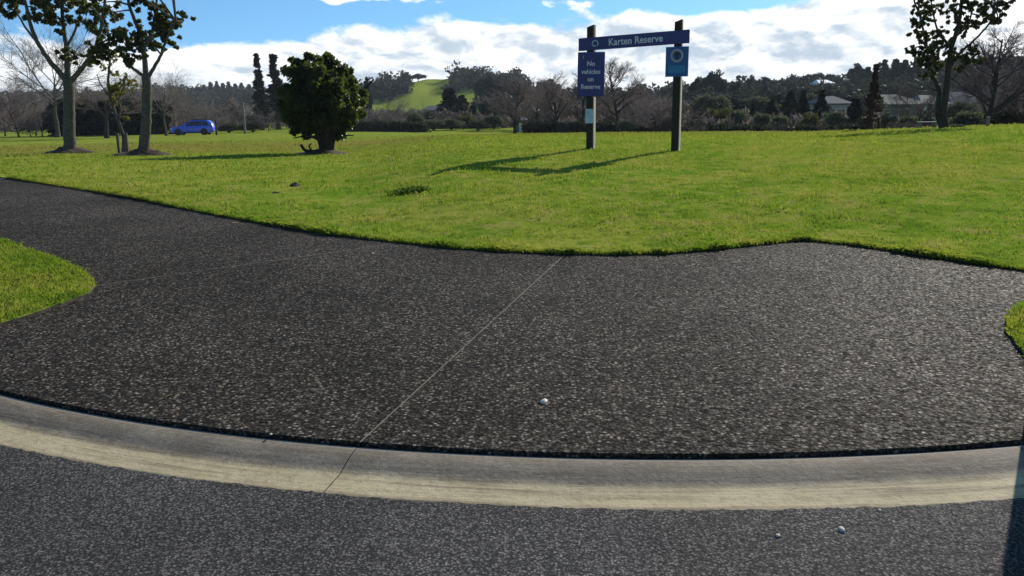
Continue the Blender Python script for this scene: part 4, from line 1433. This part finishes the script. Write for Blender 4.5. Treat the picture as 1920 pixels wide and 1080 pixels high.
def dark_leafy_tree():
    """dense evergreen that branches from close to the ground"""
    g = np.random.default_rng(55)
    D, S = 34.0, 1.7
    b = at(612, 284, D)
    zb = tz(b.x, D)
    org = np.array((b.x, D, zb))
    o = thing('leafy_tree', 'dense dark round evergreen tree standing alone on the lawn', 'tree', tuple(org))
    k = 0.965 * D / S / FPX
    paths = []
    stems = [(-.10, 0, .5, .0), (.12, .05, .6, .1), (-.28, .1, .8, -.1), (.35, -.1, .8, .0), (.02, .25, .9, 0), (0, -.2, 1.0, 0), (-.5, 0, 1.0, .2), (.62, .1, 1.1, -.2), (.2, -.35, 1.2, 0)]
    for dx, dy, h, w in stems:
        P = [np.array((dx * .15, dy * .15, -.1)), np.array((dx * .3, dy * .3, h * .35)), np.array((dx * .9 + w * .2, dy, h * .9)), np.array((dx * 1.9, dy * 1.9, h * 1.55))]
        paths.append((fine_path(P), np.linspace(0.085, 0.02, 13)))
    for dx, z1 in ((-.75, .38), (.7, .42), (-.45, .33)):
        paths.append((fine_path([np.array((0, 0, .25)), np.array((dx * .5, -.05, .42)), np.array((dx, -.1, z1))]), np.linspace(0.04, 0.01, 9)))
    # silhouette of the crown in photograph points
    sil = [(-78, 195), (-70, 165), (-50, 150), (-62, 130), (-58, 116), (-42, 112), (-30, 122), (-18, 108), (0, 110), (12, 104), (24, 116), (30, 128),
           (46, 132), (55, 150), (66, 160), (76, 172), (78, 190), (68, 208), (60, 222), (48, 232), (34, 250), (20, 246), (-10, 238), (-35, 250), (-52, 238), (-70, 220)]
    poly = np.array([(x * k, (284 - y) * k) for x, y in sil])
    polyd = resample(np.vstack([poly, poly[:1]]), 0.03)
    C, rr = [], []
    cen = np.array((0.0, (284 - 180) * k))
    while len(C) < 330:
        q = g.uniform(poly.min(0), poly.max(0), (1, 2))
        if not inside(poly, q)[0]:
            continue
        q = q[0]
        rel = np.linalg.norm((q - cen) / np.array((1.05, 0.98)))
        if rel < 0.45 and g.uniform() < 0.5:
            continue
        dep = math.sqrt(max(0.02, 1 - min(rel, 1) ** 2)) * 1.1
        dist = np.min(np.linalg.norm(polyd - q, axis=1))
        rq = min(g.uniform(0.13, 0.24), dist * 0.95)
        if rq < 0.07:
            continue
        C.append((q[0], g.uniform(-dep, dep), q[1]))
        rr.append(rq)
    for x, y in sil:                     # leafy tips along the outline
        for _ in range(2):
            C.append((x * k * .97 + g.normal(0, .04), g.normal(0, .25), (284 - y) * k + g.normal(0, .04)))
            rr.append(g.uniform(.06, .13))
    V, F = tubes(paths, 8)
    link('trunk', mesh_np('trunk', V * S, F, True, [MAT['bark_dark']]), o)
    V, F = leaf_cloud(C, rr, 84, 0.070, g, flat=0.9, elong=1.6)
    link('crown', mesh_np('crown', V * S, F, False, [MAT['leaf_black']]), o)


dark_leafy_tree()


def mound(px, py, D, r, h, mat, name, label, cat, seed, n=26, stretch=1.0):
    """low heap of loose material"""
    g = np.random.default_rng(seed)
    p = at(px, py, D)
    z = tz(p.x, D)
    V, F = [(0, 0, h)], []
    rings = 7
    for i in range(1, rings + 1):
        t = i / rings
        for j in range(n):
            a = 2 * math.pi * j / n
            rr = r * t * (1 + 0.16 * math.sin(2 * a + seed) + 0.1 * math.sin(5 * a + seed * 2) + g.normal(0, 0.04))
            zz = h * (1 - t ** 0.8) * (1 + g.normal(0, 0.18)) + g.normal(0, 0.008) - (0.05 if i == rings else 0)
            V.append((rr * math.cos(a) * stretch, rr * math.sin(a), zz))
    T = []
    for j in range(n):
        T.append((0, 1 + j, 1 + (j + 1) % n))
    for i in range(rings - 1):
        for j in range(n):
            a, b = 1 + i * n + j, 1 + i * n + (j + 1) % n
            c, d = a + n, b + n
            T += [(a, c, d), (a, d, b)]
    o = link(name, mesh_np(name, V, T, False, [MAT[mat]]), None, (p.x, D, z))
    return tag(o, label, cat)


mound(131, 283, 41.0, 1.05, 0.36, 'mulch', 'mulch_mound', 'dark bark mulch heaped round the leftmost lawn tree', 'mulch', 1, stretch=1.15)
mound(269, 291, 35.0, 1.00, 0.34, 'mulch', 'mulch_mound', 'dark bark mulch heaped round the second lawn tree', 'mulch', 2, stretch=1.25)
mound(606, 285, 33.8, 1.00, 0.20, 'mulch', 'mulch_mound', 'dark mulch heap under the dense leafy tree', 'mulch', 3, stretch=1.2)
mound(552, 344, 15.2, 0.14, 0.075, 'soil', 'soil_clod', 'dark clod of earth on the lawn before the leafy tree', 'soil', 4, n=14, stretch=1.1)
mound(516, 358, 13.9, 0.07, 0.025, 'soil', 'soil_clod', 'small crumb of earth left of the dark clod', 'soil', 5, n=12, stretch=1.3)


def fallen_branch():
    D = 33.6
    p = at(575, 285, D)
    z = tz(p.x, D)
    P = fine_path([np.array((0.45, 0.05, 0.02)), np.array((0.2, 0, .05)), np.array((-0.02, 0, .08)), np.array((-.13, .02, .22))], 4)
    V, F = tubes([(P, np.linspace(.05, .035, 13)), (fine_path([np.array((.15, 0, .05)), np.array((.05, .08, .16)), np.array((.1, .1, .25))], 3), np.linspace(.03, .012, 7))], 7)
    tag(link('fallen_branch', mesh_np('fallen_branch', V * 1.7, F, True, [MAT['bark_dark']]), None, (p.x, D, z)), 'dark bent branch lying left of the leafy tree trunk', 'branch')


fallen_branch()


def tuft(px, py, label, n, h, seed, spread):
    p = gp(px, py, 0.17)
    P = np.random.default_rng(seed).normal(0, spread, (n, 2)) * np.array((1.6, 1)) + p
    V, F = blades(P, terrain(P[:, 0], P[:, 1]), h * rng.uniform(.5, 1.2, n), np.full(n, .013), 0.7)
    V = V - np.array((p[0], p[1], tz(*p)), np.float32)
    tag(link('grass_tuft', mesh_np('grass_tuft', V, F, mats=[MAT['leaf_tuft']]), None, (p[0], p[1], tz(*p))), label, 'grass tuft', kind='stuff')


tuft(772, 368, 'dark green tuft of longer grass in the middle of the lawn', 420, 0.11, 3, 0.075)

# ------------------------------------------------------------------ reserve sign
def text_mesh(txt, size, mat, ext=0.004, bold=0.0, spacing=1.0):
    cu = bpy.data.curves.new('lettering', 'FONT')
    cu.body = txt
    cu.size = size
    cu.align_x, cu.align_y = 'CENTER', 'CENTER'
    cu.extrude = ext
    cu.offset = bold
    cu.space_character = spacing
    t = bpy.data.objects.new('tmp', cu)
    COL.objects.link(t)
    bpy.context.view_layer.update()
    me = bpy.data.meshes.new_from_object(t.evaluated_get(bpy.context.evaluated_depsgraph_get()))
    bpy.data.objects.remove(t)
    me.materials.clear()
    me.materials.append(mat)
    me.transform(Matrix.Rotation(R(90), 4, 'X'))     # stands up, reads from -Y
    return me


def reserve_sign():
    DL, DR = 20.35, 19.55
    L, Rr = at(1107, 280, DL), at(1266, 278, DR)
    yaw = math.atan2(Rr.y - L.y, Rr.x - L.x)
    w = math.hypot(Rr.x - L.x, Rr.y - L.y)
    zl, zr = tz(L.x, L.y), tz(Rr.x, Rr.y)
    o = thing('reserve_sign', 'blue reserve name sign on two timber posts with hanging panels', 'sign', (L.x, L.y, zl), yaw)
    zt = lambda y, D, px: at(px, y, D).z - zl
    pw = 0.085
    for x, top, zb, D, px in ((0, 49, 0.0, DL, 1107), (w, 39, zr - zl, DR, 1267)):
        ht = zt(top, D, px)
        me = box_mesh('post', -pw, pw, -pw, pw, zb - 0.3, ht, MAT['post'], 0.008)
        for v in me.vertices:            # slanted top
            if v.co.z > ht - 0.05:
                v.co.z += v.co.x * 0.35
        post = link('post', me, o, (x, 0, 0))
        # pale raw-timber strip added; sunlit right side of the post put in its colour
        link('lit_side', box_mesh('lit_side', pw + 0.001, pw + 0.018, -pw + 0.004, pw - 0.004, zb - 0.2, zt(145 if x else 182, D, px) - 0.01, MAT['post_lit'], 0.003), post)
    # name board
    x0, x1 = -0.28, w + 0.27
    zA0, zA1 = zt(96, DL, 1087), zt(72, DL, 1087)
    zB0, zB1 = zt(82, DR, 1286), zt(56.5, DR, 1286)
    bm = bmesh.new()
    vs = [bm.verts.new(p) for p in ((x0, -pw - .035, zA0), (x1, -pw - .035, zB0), (x1, -pw - .004, zB0), (x0, -pw - .004, zA0),
                                    (x0, -pw - .035, zA1), (x1, -pw - .035, zB1), (x1, -pw - .004, zB1), (x0, -pw - .004, zA1))]
    for f in ((3, 2, 1, 0), (4, 5, 6, 7), (0, 1, 5, 4), (1, 2, 6, 5), (2, 3, 7, 6), (3, 0, 4, 7)):
        bm.faces.new([vs[i] for i in f])
    bmesh.ops.bevel(bm, geom=bm.edges[:], offset=0.006, segments=2, affect='EDGES')
    board = link('name_board', bm_mesh('name_board', bm, MAT['navy']), o)
    slope = math.atan2((zB0 + zB1 - zA0 - zA1) / 2, x1 - x0)
    def on_board(me, fx, nm='lettering'):
        xx = x0 + (x1 - x0) * fx
        zz = ((zA0 + zA1) / 2) + ((zB0 + zB1) / 2 - (zA0 + zA1) / 2) * fx
        q = link(nm, me, board, (xx, -pw - .040, zz))
        q.rotation_euler = (0, -slope, 0)
    me = text_mesh('Karten Reserve', 0.225, MAT['white'], 0.003, 0.004, 1.02)
    xs = [v.co.x for v in me.vertices]
    sc = (x1 - x0) * 0.485 / (max(xs) - min(xs))
    me.transform(Matrix.Scale(sc, 4, (1, 0, 0)))
    on_board(me, 0.525)
    # small round swirl emblem at the left
    bm = bmesh.new()
    P = [np.array((math.cos(a) * (0.075 - 0.004 * a), 0.0, math.sin(a) * (0.075 - 0.004 * a))) for a in np.linspace(-0.8, 5.2, 22)]
    V, F = tubes([(P, np.full(22, .014))], 6)
    on_board(mesh_np('emblem', V, F, True, [MAT['notice']]), 0.155, 'emblem')
    # 'no vehicles' panel
    hw = 0.335
    z0, z1 = zt(180.5, DL, 1107), zt(98, DL, 1107)
    pan = link('notice_panel', box_mesh('notice_panel', -hw, hw, -pw - .030, -pw - .004, z0, z1, MAT['navy'], 0.005), o)
    pan['label'] = 'tall navy panel reading No vehicles on Reserve'
    pan.rotation_euler = (0, R(1.0), 0)
    hgt = z1 - z0
    for txt, f, s in (('No', 0.735, .155), ('vehicles', 0.555, .150), ('on', 0.385, .150), ('Reserve', 0.215, .150)):
        me = text_mesh(txt, s, MAT['white'], 0.003, 0.003)
        link('lettering', me, pan, (0.0, -pw - .034, z0 + hgt * f))
    me = box_mesh('small_mark', -0.012, 0.012, -.002, .002, -0.035, 0.035, MAT['ring'], 0.001)
    link('small_mark', me, pan, (-hw * .58, -pw - .033, z0 + hgt * .89))
    # pale notice on the post
    n0, n1 = zt(231, DL, 1107), zt(204, DL, 1107)
    nt = link('post_notice', box_mesh('post_notice', -.105, .105, -pw - .012, -pw - .003, n0, n1, MAT['notice'], .002), o)
    nt['label'] = 'small pale blue notice fixed low on the left post'
    # right hand blue panel
    hw = 0.262
    z0, z1 = zt(144, DR, 1267), zt(88, DR, 1267)
    pan = link('blue_panel', box_mesh('blue_panel', w - hw, w + hw, -pw - .030, -pw - .004, z0, z1, MAT['blue'], 0.005), o)
    pan['label'] = 'lighter blue panel with a round emblem'
    cz = z0 + (z1 - z0) * 0.70
    P = [np.array((math.cos(a) * .125, 0, math.sin(a) * .125)) for a in np.linspace(0, 2 * math.pi, 33)]
    V, F = tubes([(P, np.full(33, .026))], 6)
    V[:, 1] *= 0.3
    link('ring', mesh_np('ring', V, F, True, [MAT['ring']]), pan, (w, -pw - .034, cz))
    bm = bmesh.new()
    box_bm(bm, -.055, .055, -.003, .003, .02, .062)
    box_bm(bm, -.024, .024, -.0028, .0028, -.07, .022)
    link('pictogram', bm_mesh('pictogram', bm, MAT['trim']), pan, (w, -pw - .036, cz))
    link('pale_field', box_mesh('pale_field', -hw * .72, hw * .72, -.002, .002, -.085, .085, MAT['blue_light'], 0.001), pan, (w, -pw - .032, z0 + (z1 - z0) * .25))


reserve_sign()

# ------------------------------------------------------------------ blue car
def blue_car():
    D = 94.0
    xl, xr = at(324, 245, D).x, at(402, 245, D).x
    cx = (xl + xr) / 2
    Lc = 4.7
    z = tz(cx, D)
    o = thing('parked_car', 'blue station wagon parked beyond the lawn, facing left', 'car', (cx, D, z), R(4))
    # side profile (x forward = -x in view, z up): lower body loft
    W = 0.90
    def loft(secs, mat, name, parent, smooth=True):
        V, F = [], []
        m = len(secs[0])
        for s in secs:
            V += s
        for i in range(len(secs) - 1):
            for j in range(m):
                a, b = i * m + j, i * m + (j + 1) % m
                F.append((a, b, b + m, a + m))
        bm = bmesh.new()
        vs = [bm.verts.new(v) for v in V]
        for f in F:
            bm.faces.new([vs[i] for i in f])
        bm.faces.new([vs[i] for i in range(m)][::-1])
        bm.faces.new([vs[(len(secs) - 1) * m + i] for i in range(m)])
        return link(name, bm_mesh(name, bm, mat, smooth), parent)
    def section(x, z0, z1, w, r=0.10):
        return [(x, -w + r * .3, z0), (x, w - r * .3, z0), (x, w, z0 + r), (x, w, (z0 + z1) / 2), (x, w - .03, z1 - r), (x, w - r, z1), (x, -w + r, z1), (x, -w + .03, z1 - r), (x, -w, (z0 + z1) / 2), (x, -w, z0 + r)]
    body = loft([section(-2.35, .42, .66, .68), section(-2.28, .30, .80, .80), section(-2.0, .24, .90, .88), section(-1.2, .22, 1.02, W), section(-.9, .22, 1.06, W),
                 section(0, .22, 1.04, W), section(1.4, .22, 1.06, W), section(2.05, .26, 1.08, .88), section(2.30, .34, 1.02, .82), section(2.35, .42, .9, .76)], MAT['carpaint'], 'body', o)
    loft([section(-.95, 1.02, 1.10, .80, .04), section(-.35, 1.03, 1.48, .72, .08), section(-.1, 1.03, 1.60, .69, .09), section(.9, 1.03, 1.64, .69, .09), section(1.7, 1.03, 1.60, .68, .09), section(2.1, 1.03, 1.36, .70, .08), section(2.26, 1.02, 1.08, .74, .04)], MAT['carpaint'], 'roof', o)
    for sgn in (-1, 1):
        for (a, b, c, d) in ((-.62, -.34, .38, .38), (.44, .44, 1.12, 1.12), (1.20, 1.20, 1.86, 1.74)):
            bm = bmesh.new()
            y0, y1 = sgn * .815, sgn * .735
            q = [bm.verts.new(p) for p in ((a, y0, 1.08), (c + (.0 if c < 1.2 else 0), y0, 1.08), (d, y1, 1.50), (b, y1, 1.50 if b > 0 else 1.42))]
            f = bm.faces.new(q)
            e = bmesh.ops.extrude_face_region(bm, geom=[f])
            bmesh.ops.translate(bm, vec=(0, -sgn * .02, 0), verts=[v for v in e['geom'] if isinstance(v, bmesh.types.BMVert)])
            link('side_window', bm_mesh('side_window', bm, MAT['carglass']), o)
        link('roof_rail', box_mesh('roof_rail', -.05, 1.75, sgn * .60 - .02, sgn * .60 + .02, 1.63, 1.70, MAT['trim'], .008), o)
        link('sill', box_mesh('sill', -1.0, 1.1, sgn * .905 - .02, sgn * .905 + .01, .22, .34, MAT['trim'], .01), o)
        link('headlight', box_mesh('headlight', -2.30, -2.05, sgn * .70 - .14, sgn * .70 + .14, .66, .80, MAT['lamp_clear'], .03), o)
        link('tail_light', box_mesh('tail_light', 2.16, 2.33, sgn * .76 - .06, sgn * .76 + .07, .74, 1.02, MAT['lamp_red'], .02), o)
        link('mirror', box_mesh('mirror', -.62, -.46, sgn * .98 - .09, sgn * .98 + .06, 1.04, 1.18, MAT['carpaint'], .03), o)
        for x in (-1.45, 1.38):
            wh = link('wheel', box_mesh('hub', -.06, .06, -.05, .05, -.06, .06, MAT['alloy'], .02), o, (x, sgn * .80, .33))
            for nm, r0, r1, mt in (('tyre', .22, .335, MAT['rubber']), ('rim', .05, .235, MAT['alloy'])):
                bm = bmesh.new()
                n = 28
                ring = []
                hwid = .11 if nm == 'tyre' else .085
                for k in range(n):
                    a = 2 * math.pi * k / n
                    rr = r0 if nm == 'tyre' else (r0 + (.0))
                    ring.append([bm.verts.new((math.cos(a) * r_, y_, math.sin(a) * r_)) for r_, y_ in ((r0, -hwid), (r1 - .02, -hwid), (r1, -hwid + .03), (r1, hwid - .03), (r1 - .02, hwid), (r0, hwid))])
                for k in range(n):
                    A, B = ring[k], ring[(k + 1) % n]
                    for j in range(6):
                        bm.faces.new((A[j], B[j], B[(j + 1) % 6], A[(j + 1) % 6]))
                link(nm, bm_mesh(nm, bm, mt, False), wh)
            bm = bmesh.new()
            bmesh.ops.create_cone(bm, cap_ends=True, segments=24, radius1=.39, radius2=.39, depth=.03, matrix=Matrix.Translation((x, sgn * .893, .37)) @ Matrix.Rotation(R(90), 4, 'X'))
            link('wheel_arch', bm_mesh('wheel_arch', bm, MAT['trim']), o)
    bm = bmesh.new()
    q = [bm.verts.new(p) for p in ((-.94, -.70, 1.10), (-.94, .70, 1.10), (-.36, .62, 1.50), (-.36, -.62, 1.50))]
    f = bm.faces.new(q)
    bmesh.ops.translate(bm, vec=(-.03, 0, .02), verts=bm.verts[:])
    link('windscreen', bm_mesh('windscreen', bm, MAT['carglass']), o)
    link('bumper', box_mesh('bumper', -2.40, -2.20, -.72, .72, .28, .48, MAT['trim'], .05), o)
    link('bumper', box_mesh('bumper', 2.22, 2.42, -.76, .76, .32, .52, MAT['trim'], .05), o)


blue_car()

# ------------------------------------------------------------------ houses, poles, hedge
def house(name, label, px0, px1, ridge, eave, D, depth, wall, roof, wins=(), hip=0.35, door=None, z=None, overhang=0.4, yaw=0.0):
    a, b = at(px0, eave, D), at(px1, eave, D)
    cx = (a.x + b.x) / 2
    hw = (b.x - a.x) / 2
    zg = (tz(cx, D) if z is None else z) - 0.2
    ze = at((px0 + px1) / 2, eave, D).z - zg
    zr = at((px0 + px1) / 2, ridge, D).z - zg
    o = thing(name, label, 'house', (cx, D, zg), yaw)
    ww = hw - overhang
    link('wall', box_mesh('wall', -ww, ww, 0, depth, -0.3, ze, MAT[wall]), o)
    bm = bmesh.new()
    e = overhang
    hx = hw * hip
    # hip roof with a fascia thickness
    lo = [(-hw, -e, ze), (hw, -e, ze), (hw, depth + e, ze), (-hw, depth + e, ze)]
    up = [(x, y, zz + .16) for x, y, zz in lo]
    v0 = [bm.verts.new(p) for p in lo]
    v1 = [bm.verts.new(p) for p in up]
    r0 = bm.verts.new((-hw + (hw - hx), depth / 2, zr))
    r1 = bm.verts.new((hw - (hw - hx), depth / 2, zr))
    bm.faces.new(v0[::-1])
    for i in range(4):
        bm.faces.new((v0[i], v0[(i + 1) % 4], v1[(i + 1) % 4], v1[i]))
    bm.faces.new((v1[0], v1[1], r1, r0))
    bm.faces.new((v1[2], v1[3], r0, r1))
    bm.faces.new((v1[1], v1[2], r1))
    bm.faces.new((v1[3], v1[0], r0))
    rf = link('roof', bm_mesh('roof', bm, MAT[roof]), o)
    link('gutter', box_mesh('gutter', -hw, hw, -e - .1, -e - .003, ze + .02, ze + .13, MAT['roof_grey'], .01), rf)
    for f0, f1, s0, s1 in wins:
        x0, x1 = -ww + 2 * ww * f0, -ww + 2 * ww * f1
        wn = link('window', box_mesh('window', x0 - .06, x1 + .06, -.05, .02, ze * s0 - .06, ze * s1 + .06, MAT['wall_white'], .01), o)
        xm = (x0 + x1) / 2
        for q0, q1 in ((x0, xm - .025), (xm + .025, x1)):
            link('pane', box_mesh('pane', q0, q1, -.07, -.052, ze * s0, ze * s1, MAT['pane']), wn)
    if door:
        x0, x1 = -ww + 2 * ww * door[0], -ww + 2 * ww * door[1]
        dr = link('door', box_mesh('door', x0, x1, -.06, .02, 0, ze * door[2], MAT['wall_white'], .01), o)
        link('handle', box_mesh('handle', x1 - .2, x1 - .12, -.10, -.06, ze * door[2] * .48, ze * door[2] * .55, MAT['alloy'], .01), dr)
    return o


house('house', 'low house with tan hipped roof left of the twin trunk tree', 1636, 1738, 177, 197, 125, 8, 'wall_brick', 'roof_tan',
      [(.12, .30, .35, .8), (.5, .72, .35, .8)], 0.3)
house('house', 'house with pale roof partly behind the twin trunk tree', 1728, 1786, 178, 197, 132, 9, 'wall_white', 'roof_tan', [(.15, .55, .35, .85)], 0.4)
house('house', 'grey roofed house right of the twin trunk tree', 1782, 1850, 172, 196, 140, 9, 'wall_brick', 'roof_grey', [(.2, .45, .35, .8)], 0.5)
house('house', 'house with a bright white roof high on the wooded slope', 1534, 1566, 149, 157, 262, 9, 'wall_cream', 'roof_bright', [(.2, .45, .3, .8)], 0.6)
house('house', 'dark roofed house among the shrubs behind the cypress group', 1546, 1600, 180, 196, 112, 8, 'wall_cream', 'roof_grey', [(.3, .6, .35, .8)], 0.4)
house('house', 'pale roofed house right of the middle bare tree', 984, 1020, 201, 212, 135, 8, 'wall_cream', 'roof_tan', [(.25, .6, .35, .8)], 0.5)
house('shed', 'small pale shed at the foot of the middle bare tree', 966, 990, 221, 227, 105, 4, 'wall_brick', 'roof_grey', (), 0.6, (.25, .6, .85), overhang=.15)
house('house', 'small white walled house left of the pointed conifer pair', 790, 826, 198, 208, 165, 8, 'wall_white', 'roof_grey', [(.25, .5, .35, .8)], 0.45)
house('house', 'house with pale gable behind the ragged conifers', 418, 482, 203, 222, 150, 9, 'wall_brick', 'roof_tan', [(.2, .4, .35, .8)], 0.25)
house('house', 'low house seen below the cypress group', 1380, 1445, 192, 206, 128, 8, 'wall_brick', 'roof_grey', [(.2, .45, .35, .8)], 0.45)


def hedge(name, label, px0, px1, top, D, thick, leaf, seed, size=0.16, dens=420):
    g = np.random.default_rng(seed)
    a, b = at(px0, 240, D), at(px1, 240, D)
    C, rad = [], []
    x = a.x
    cx = (a.x + b.x) / 2
    zg = tz(cx, D)
    while x < b.x:
        zz = tz(x, D)
        H = at(960 + x / D * FPX, top, D).z - zz
        hh = H * (0.92 + 0.13 * math.sin(x * 1.7 + seed) * math.sin(x * .6))
        for k in range(9):
            C.append((x - cx + g.normal(0, .2), g.uniform(-thick / 2, thick / 2), zz - zg + hh * (k + g.uniform(0, 1)) / 9.3))
            rad.append(g.uniform(.3, .5))
        x += 0.33
    V, F = leaf_cloud(C, rad, 30, size, g)
    o = thing(name, label, 'hedge', (cx, D, zg))
    link('foliage', mesh_np('foliage', V, F, mats=[MAT[leaf]]), o)
    st = []
    for i in range(int((b.x - a.x) / 1.2)):
        xx = a.x - cx + .5 + i * 1.2
        st.append((np.array([(xx, 0, -.2), (xx + .05, 0, .6), (xx, .05, 1.3)]), [.06, .05, .03]))
    V, F = tubes(st, 6)
    link('stems', mesh_np('stems', V, F, mats=[MAT['bark_dark']]), o)


hedge('hedge', 'tall black green hedge behind the two grey trunks', 96, 316, 184, 101, 3.0, 'leaf_conifer', 1, 0.42)
hedge('hedge', 'low dark hedge along the far side of the field', 560, 800, 229, 104, 1.4, 'leaf_shrub_dark', 2)
hedge('hedge', 'low dark hedge behind the bare trees and left sign post', 985, 1270, 230, 99, 1.4, 'leaf_shrub_dark', 3)
hedge('hedge', 'low dark hedge hugging the lawn crest', 1285, 1700, 236, 57, 1.2, 'leaf_shrub_dark', 4)
hedge('hedge', 'dark hedge along the crest at the right edge', 1790, 1990, 213, 62, 1.6, 'leaf_shrub_dark', 5)


def pole(px, top, D, r, label, name='timber_pole', mat='pole', arm=False):
    p = at(px, 230, D)
    z = tz(p.x, D)
    H = at(px, top, D).z - z
    V, F = tubes([(np.array([(0, 0, -.4), (0, 0, H * .5), (0, 0, H)]), [r * 1.15, r, r * .8])], 12)
    o = thing(name, label, 'pole', (p.x, D, z))
    link('shaft', mesh_np('shaft', V, F, True, [MAT[mat]]), o)
    link('cap', box_mesh('cap', -r, r, -r, r, H, H + .06, MAT[mat], .01), o)


pole(458, 192, 100, .14, 'grey pole right of the blue car')
pole(441, 184, 150, .12, 'thin far pole left of the grey pole')
pole(402, 186, 155, .12, 'thin far pole right above the blue car')
pole(404, 226, 92, .09, 'short post right behind the blue car', 'marker_post', 'bark_dark')
pole(1852, 221, 43.5, .08, 'short pale post on the crest right of the twin trunks', 'marker_post')
pole(1648, 222, 44.5, .08, 'short pale post beside the rust brown tree', 'marker_post', 'bark_red')

# low pale bench by the twin trunk tree
def bench():
    D = 44.0
    a, b = at(1720, 238, D), at(1756, 238, D)
    z = tz((a.x + b.x) / 2, D)
    zt_ = max(at(1738, 233, D).z - z, .3)
    hw = (b.x - a.x) / 2
    o = thing('bench', 'low pale bench left of the twin trunk tree', 'bench', ((a.x + b.x) / 2, D, z))
    for i in range(3):
        link('plank', box_mesh('plank', -hw, hw, -.2 + i * .14, -.08 + i * .14, zt_ - .05, zt_, MAT['pole'], .006), o)
    for s in (-1, 1):
        link('leg', box_mesh('leg', s * hw * .75 - .05, s * hw * .75 + .05, -.15, .18, -.1, zt_ - .052, MAT['pole'], .006), o)


bench()

# lamp pole on the right verge: only its shadow reaches the picture
def lamp_pole():
    x, y = 2.75, 3.85
    o = thing('lamp_pole', 'round concrete lamp pole on the right verge casting a shadow on the road', 'pole', (x, y, 0.14))
    V, F = tubes([(np.array([(0, 0, -.3), (0, 0, 2), (0, 0, 5), (0, 0, 7.5)]), [.155, .15, .125, .095])], 20)
    link('shaft', mesh_np('shaft', V, F, True, [MAT['pole_concrete']]), o)
    V, F = tubes([(fine_path([np.array((0, 0, 7.3)), np.array((0, -.25, 7.85)), np.array((0, -1.4, 8.1))]), np.full(9, .04))], 8)
    link('arm', mesh_np('arm', V, F, True, [MAT['pole']]), o)
    link('lamp_head', box_mesh('lamp_head', -.12, .12, -2.0, -1.38, 8.04, 8.16, MAT['pole'], .04), o)


lamp_pole()

# ------------------------------------------------------------------ small litter on the paving
def pebble(px, py, zs, r, mat, label, seed, nm='pebble'):
    p = gp(px, py, zs)
    bm = bmesh.new()
    bmesh.ops.create_icosphere(bm, subdivisions=2, radius=r)
    g = np.random.default_rng(seed)
    ax = g.normal(0, 1, (4, 3))
    for v in bm.verts:
        d = v.co.normalized()
        s = 1 + 0.34 * sum(math.sin(3 * d.dot(Vector(a)) + i) for i, a in enumerate(ax)) / 2
        v.co = Vector((v.co.x * s * 1.35, v.co.y * s, v.co.z * s * 0.5))
    o = link(nm, bm_mesh(nm, bm, MAT[mat], True), None, (p[0], p[1], zs + r * 0.4), g.uniform(0, 3))
    tag(o, label, 'stone')


def fallen_leaf(px, py, z, r, label, seed):
    p = gp(px, py, z)
    g = np.random.default_rng(seed)
    V = [(-r, 0, .004), (-.3 * r, -.42 * r, .010), (.5 * r, -.3 * r, .012), (r, .05 * r, .003), (.4 * r, .36 * r, .010), (-.4 * r, .40 * r, .008), (0, 0, .002)]
    T = [(6, i, (i + 1) % 6) for i in range(6)]
    tag(link('fallen_leaf', mesh_np('fallen_leaf', V, T, False, [MAT['dry_leaf']]), None, (p[0], p[1], z + .003), g.uniform(0, 6)), label, 'leaf')


fallen_leaf(440, 419, Z_APRON, 0.06, 'dry yellowish leaf on the path close to the lawn edge', 1)
fallen_leaf(700, 400 + 76, Z_APRON, 0.035, 'dry leaf on the pavement below the lawn edge', 2)
fallen_leaf(318, 745, Z_APRON, 0.022, 'small dry leaf on the pavement above the left kerb', 3)
pebble(1020, 755, Z_APRON, 0.020, 'stone', 'single white pebble lying on the dark pavement', 1)
pebble(1577, 995, 0.045, 0.011, 'stone_grey', 'larger pale chip on the road near the kerb', 2)
pebble(1458, 1005, 0.045, 0.008, 'stone_grey', 'smaller pale chip on the road left of the larger one', 3)
pebble(508, 815, Z_APRON, 0.007, 'stone_grey', 'tiny pale stone at the pavement edge above the kerb', 4)
pebble(1650, 958, 0.045, 0.007, 'stone_grey', 'tiny pale chip touching the channel edge', 5)


# ------------------------------------------------------------------ thin haze that fades the far slopes
def haze():
    m, g, out = new_mat('haze_air')
    v = g.n('ShaderNodeVolumePrincipled')
    v.inputs['Color'].default_value = (0.80, 0.88, 1.0, 1)
    v.inputs['Density'].default_value = 0.00018
    v.inputs['Anisotropy'].default_value = 0.0
    g.l(v.outputs[0], out.inputs['Volume'])
    me = box_mesh('haze', -1600, 1600, -60, 1500, -10.5, 45, m)
    tag(link('haze', me), 'thin pale haze over the far slopes', 'haze', kind='stuff')


haze()
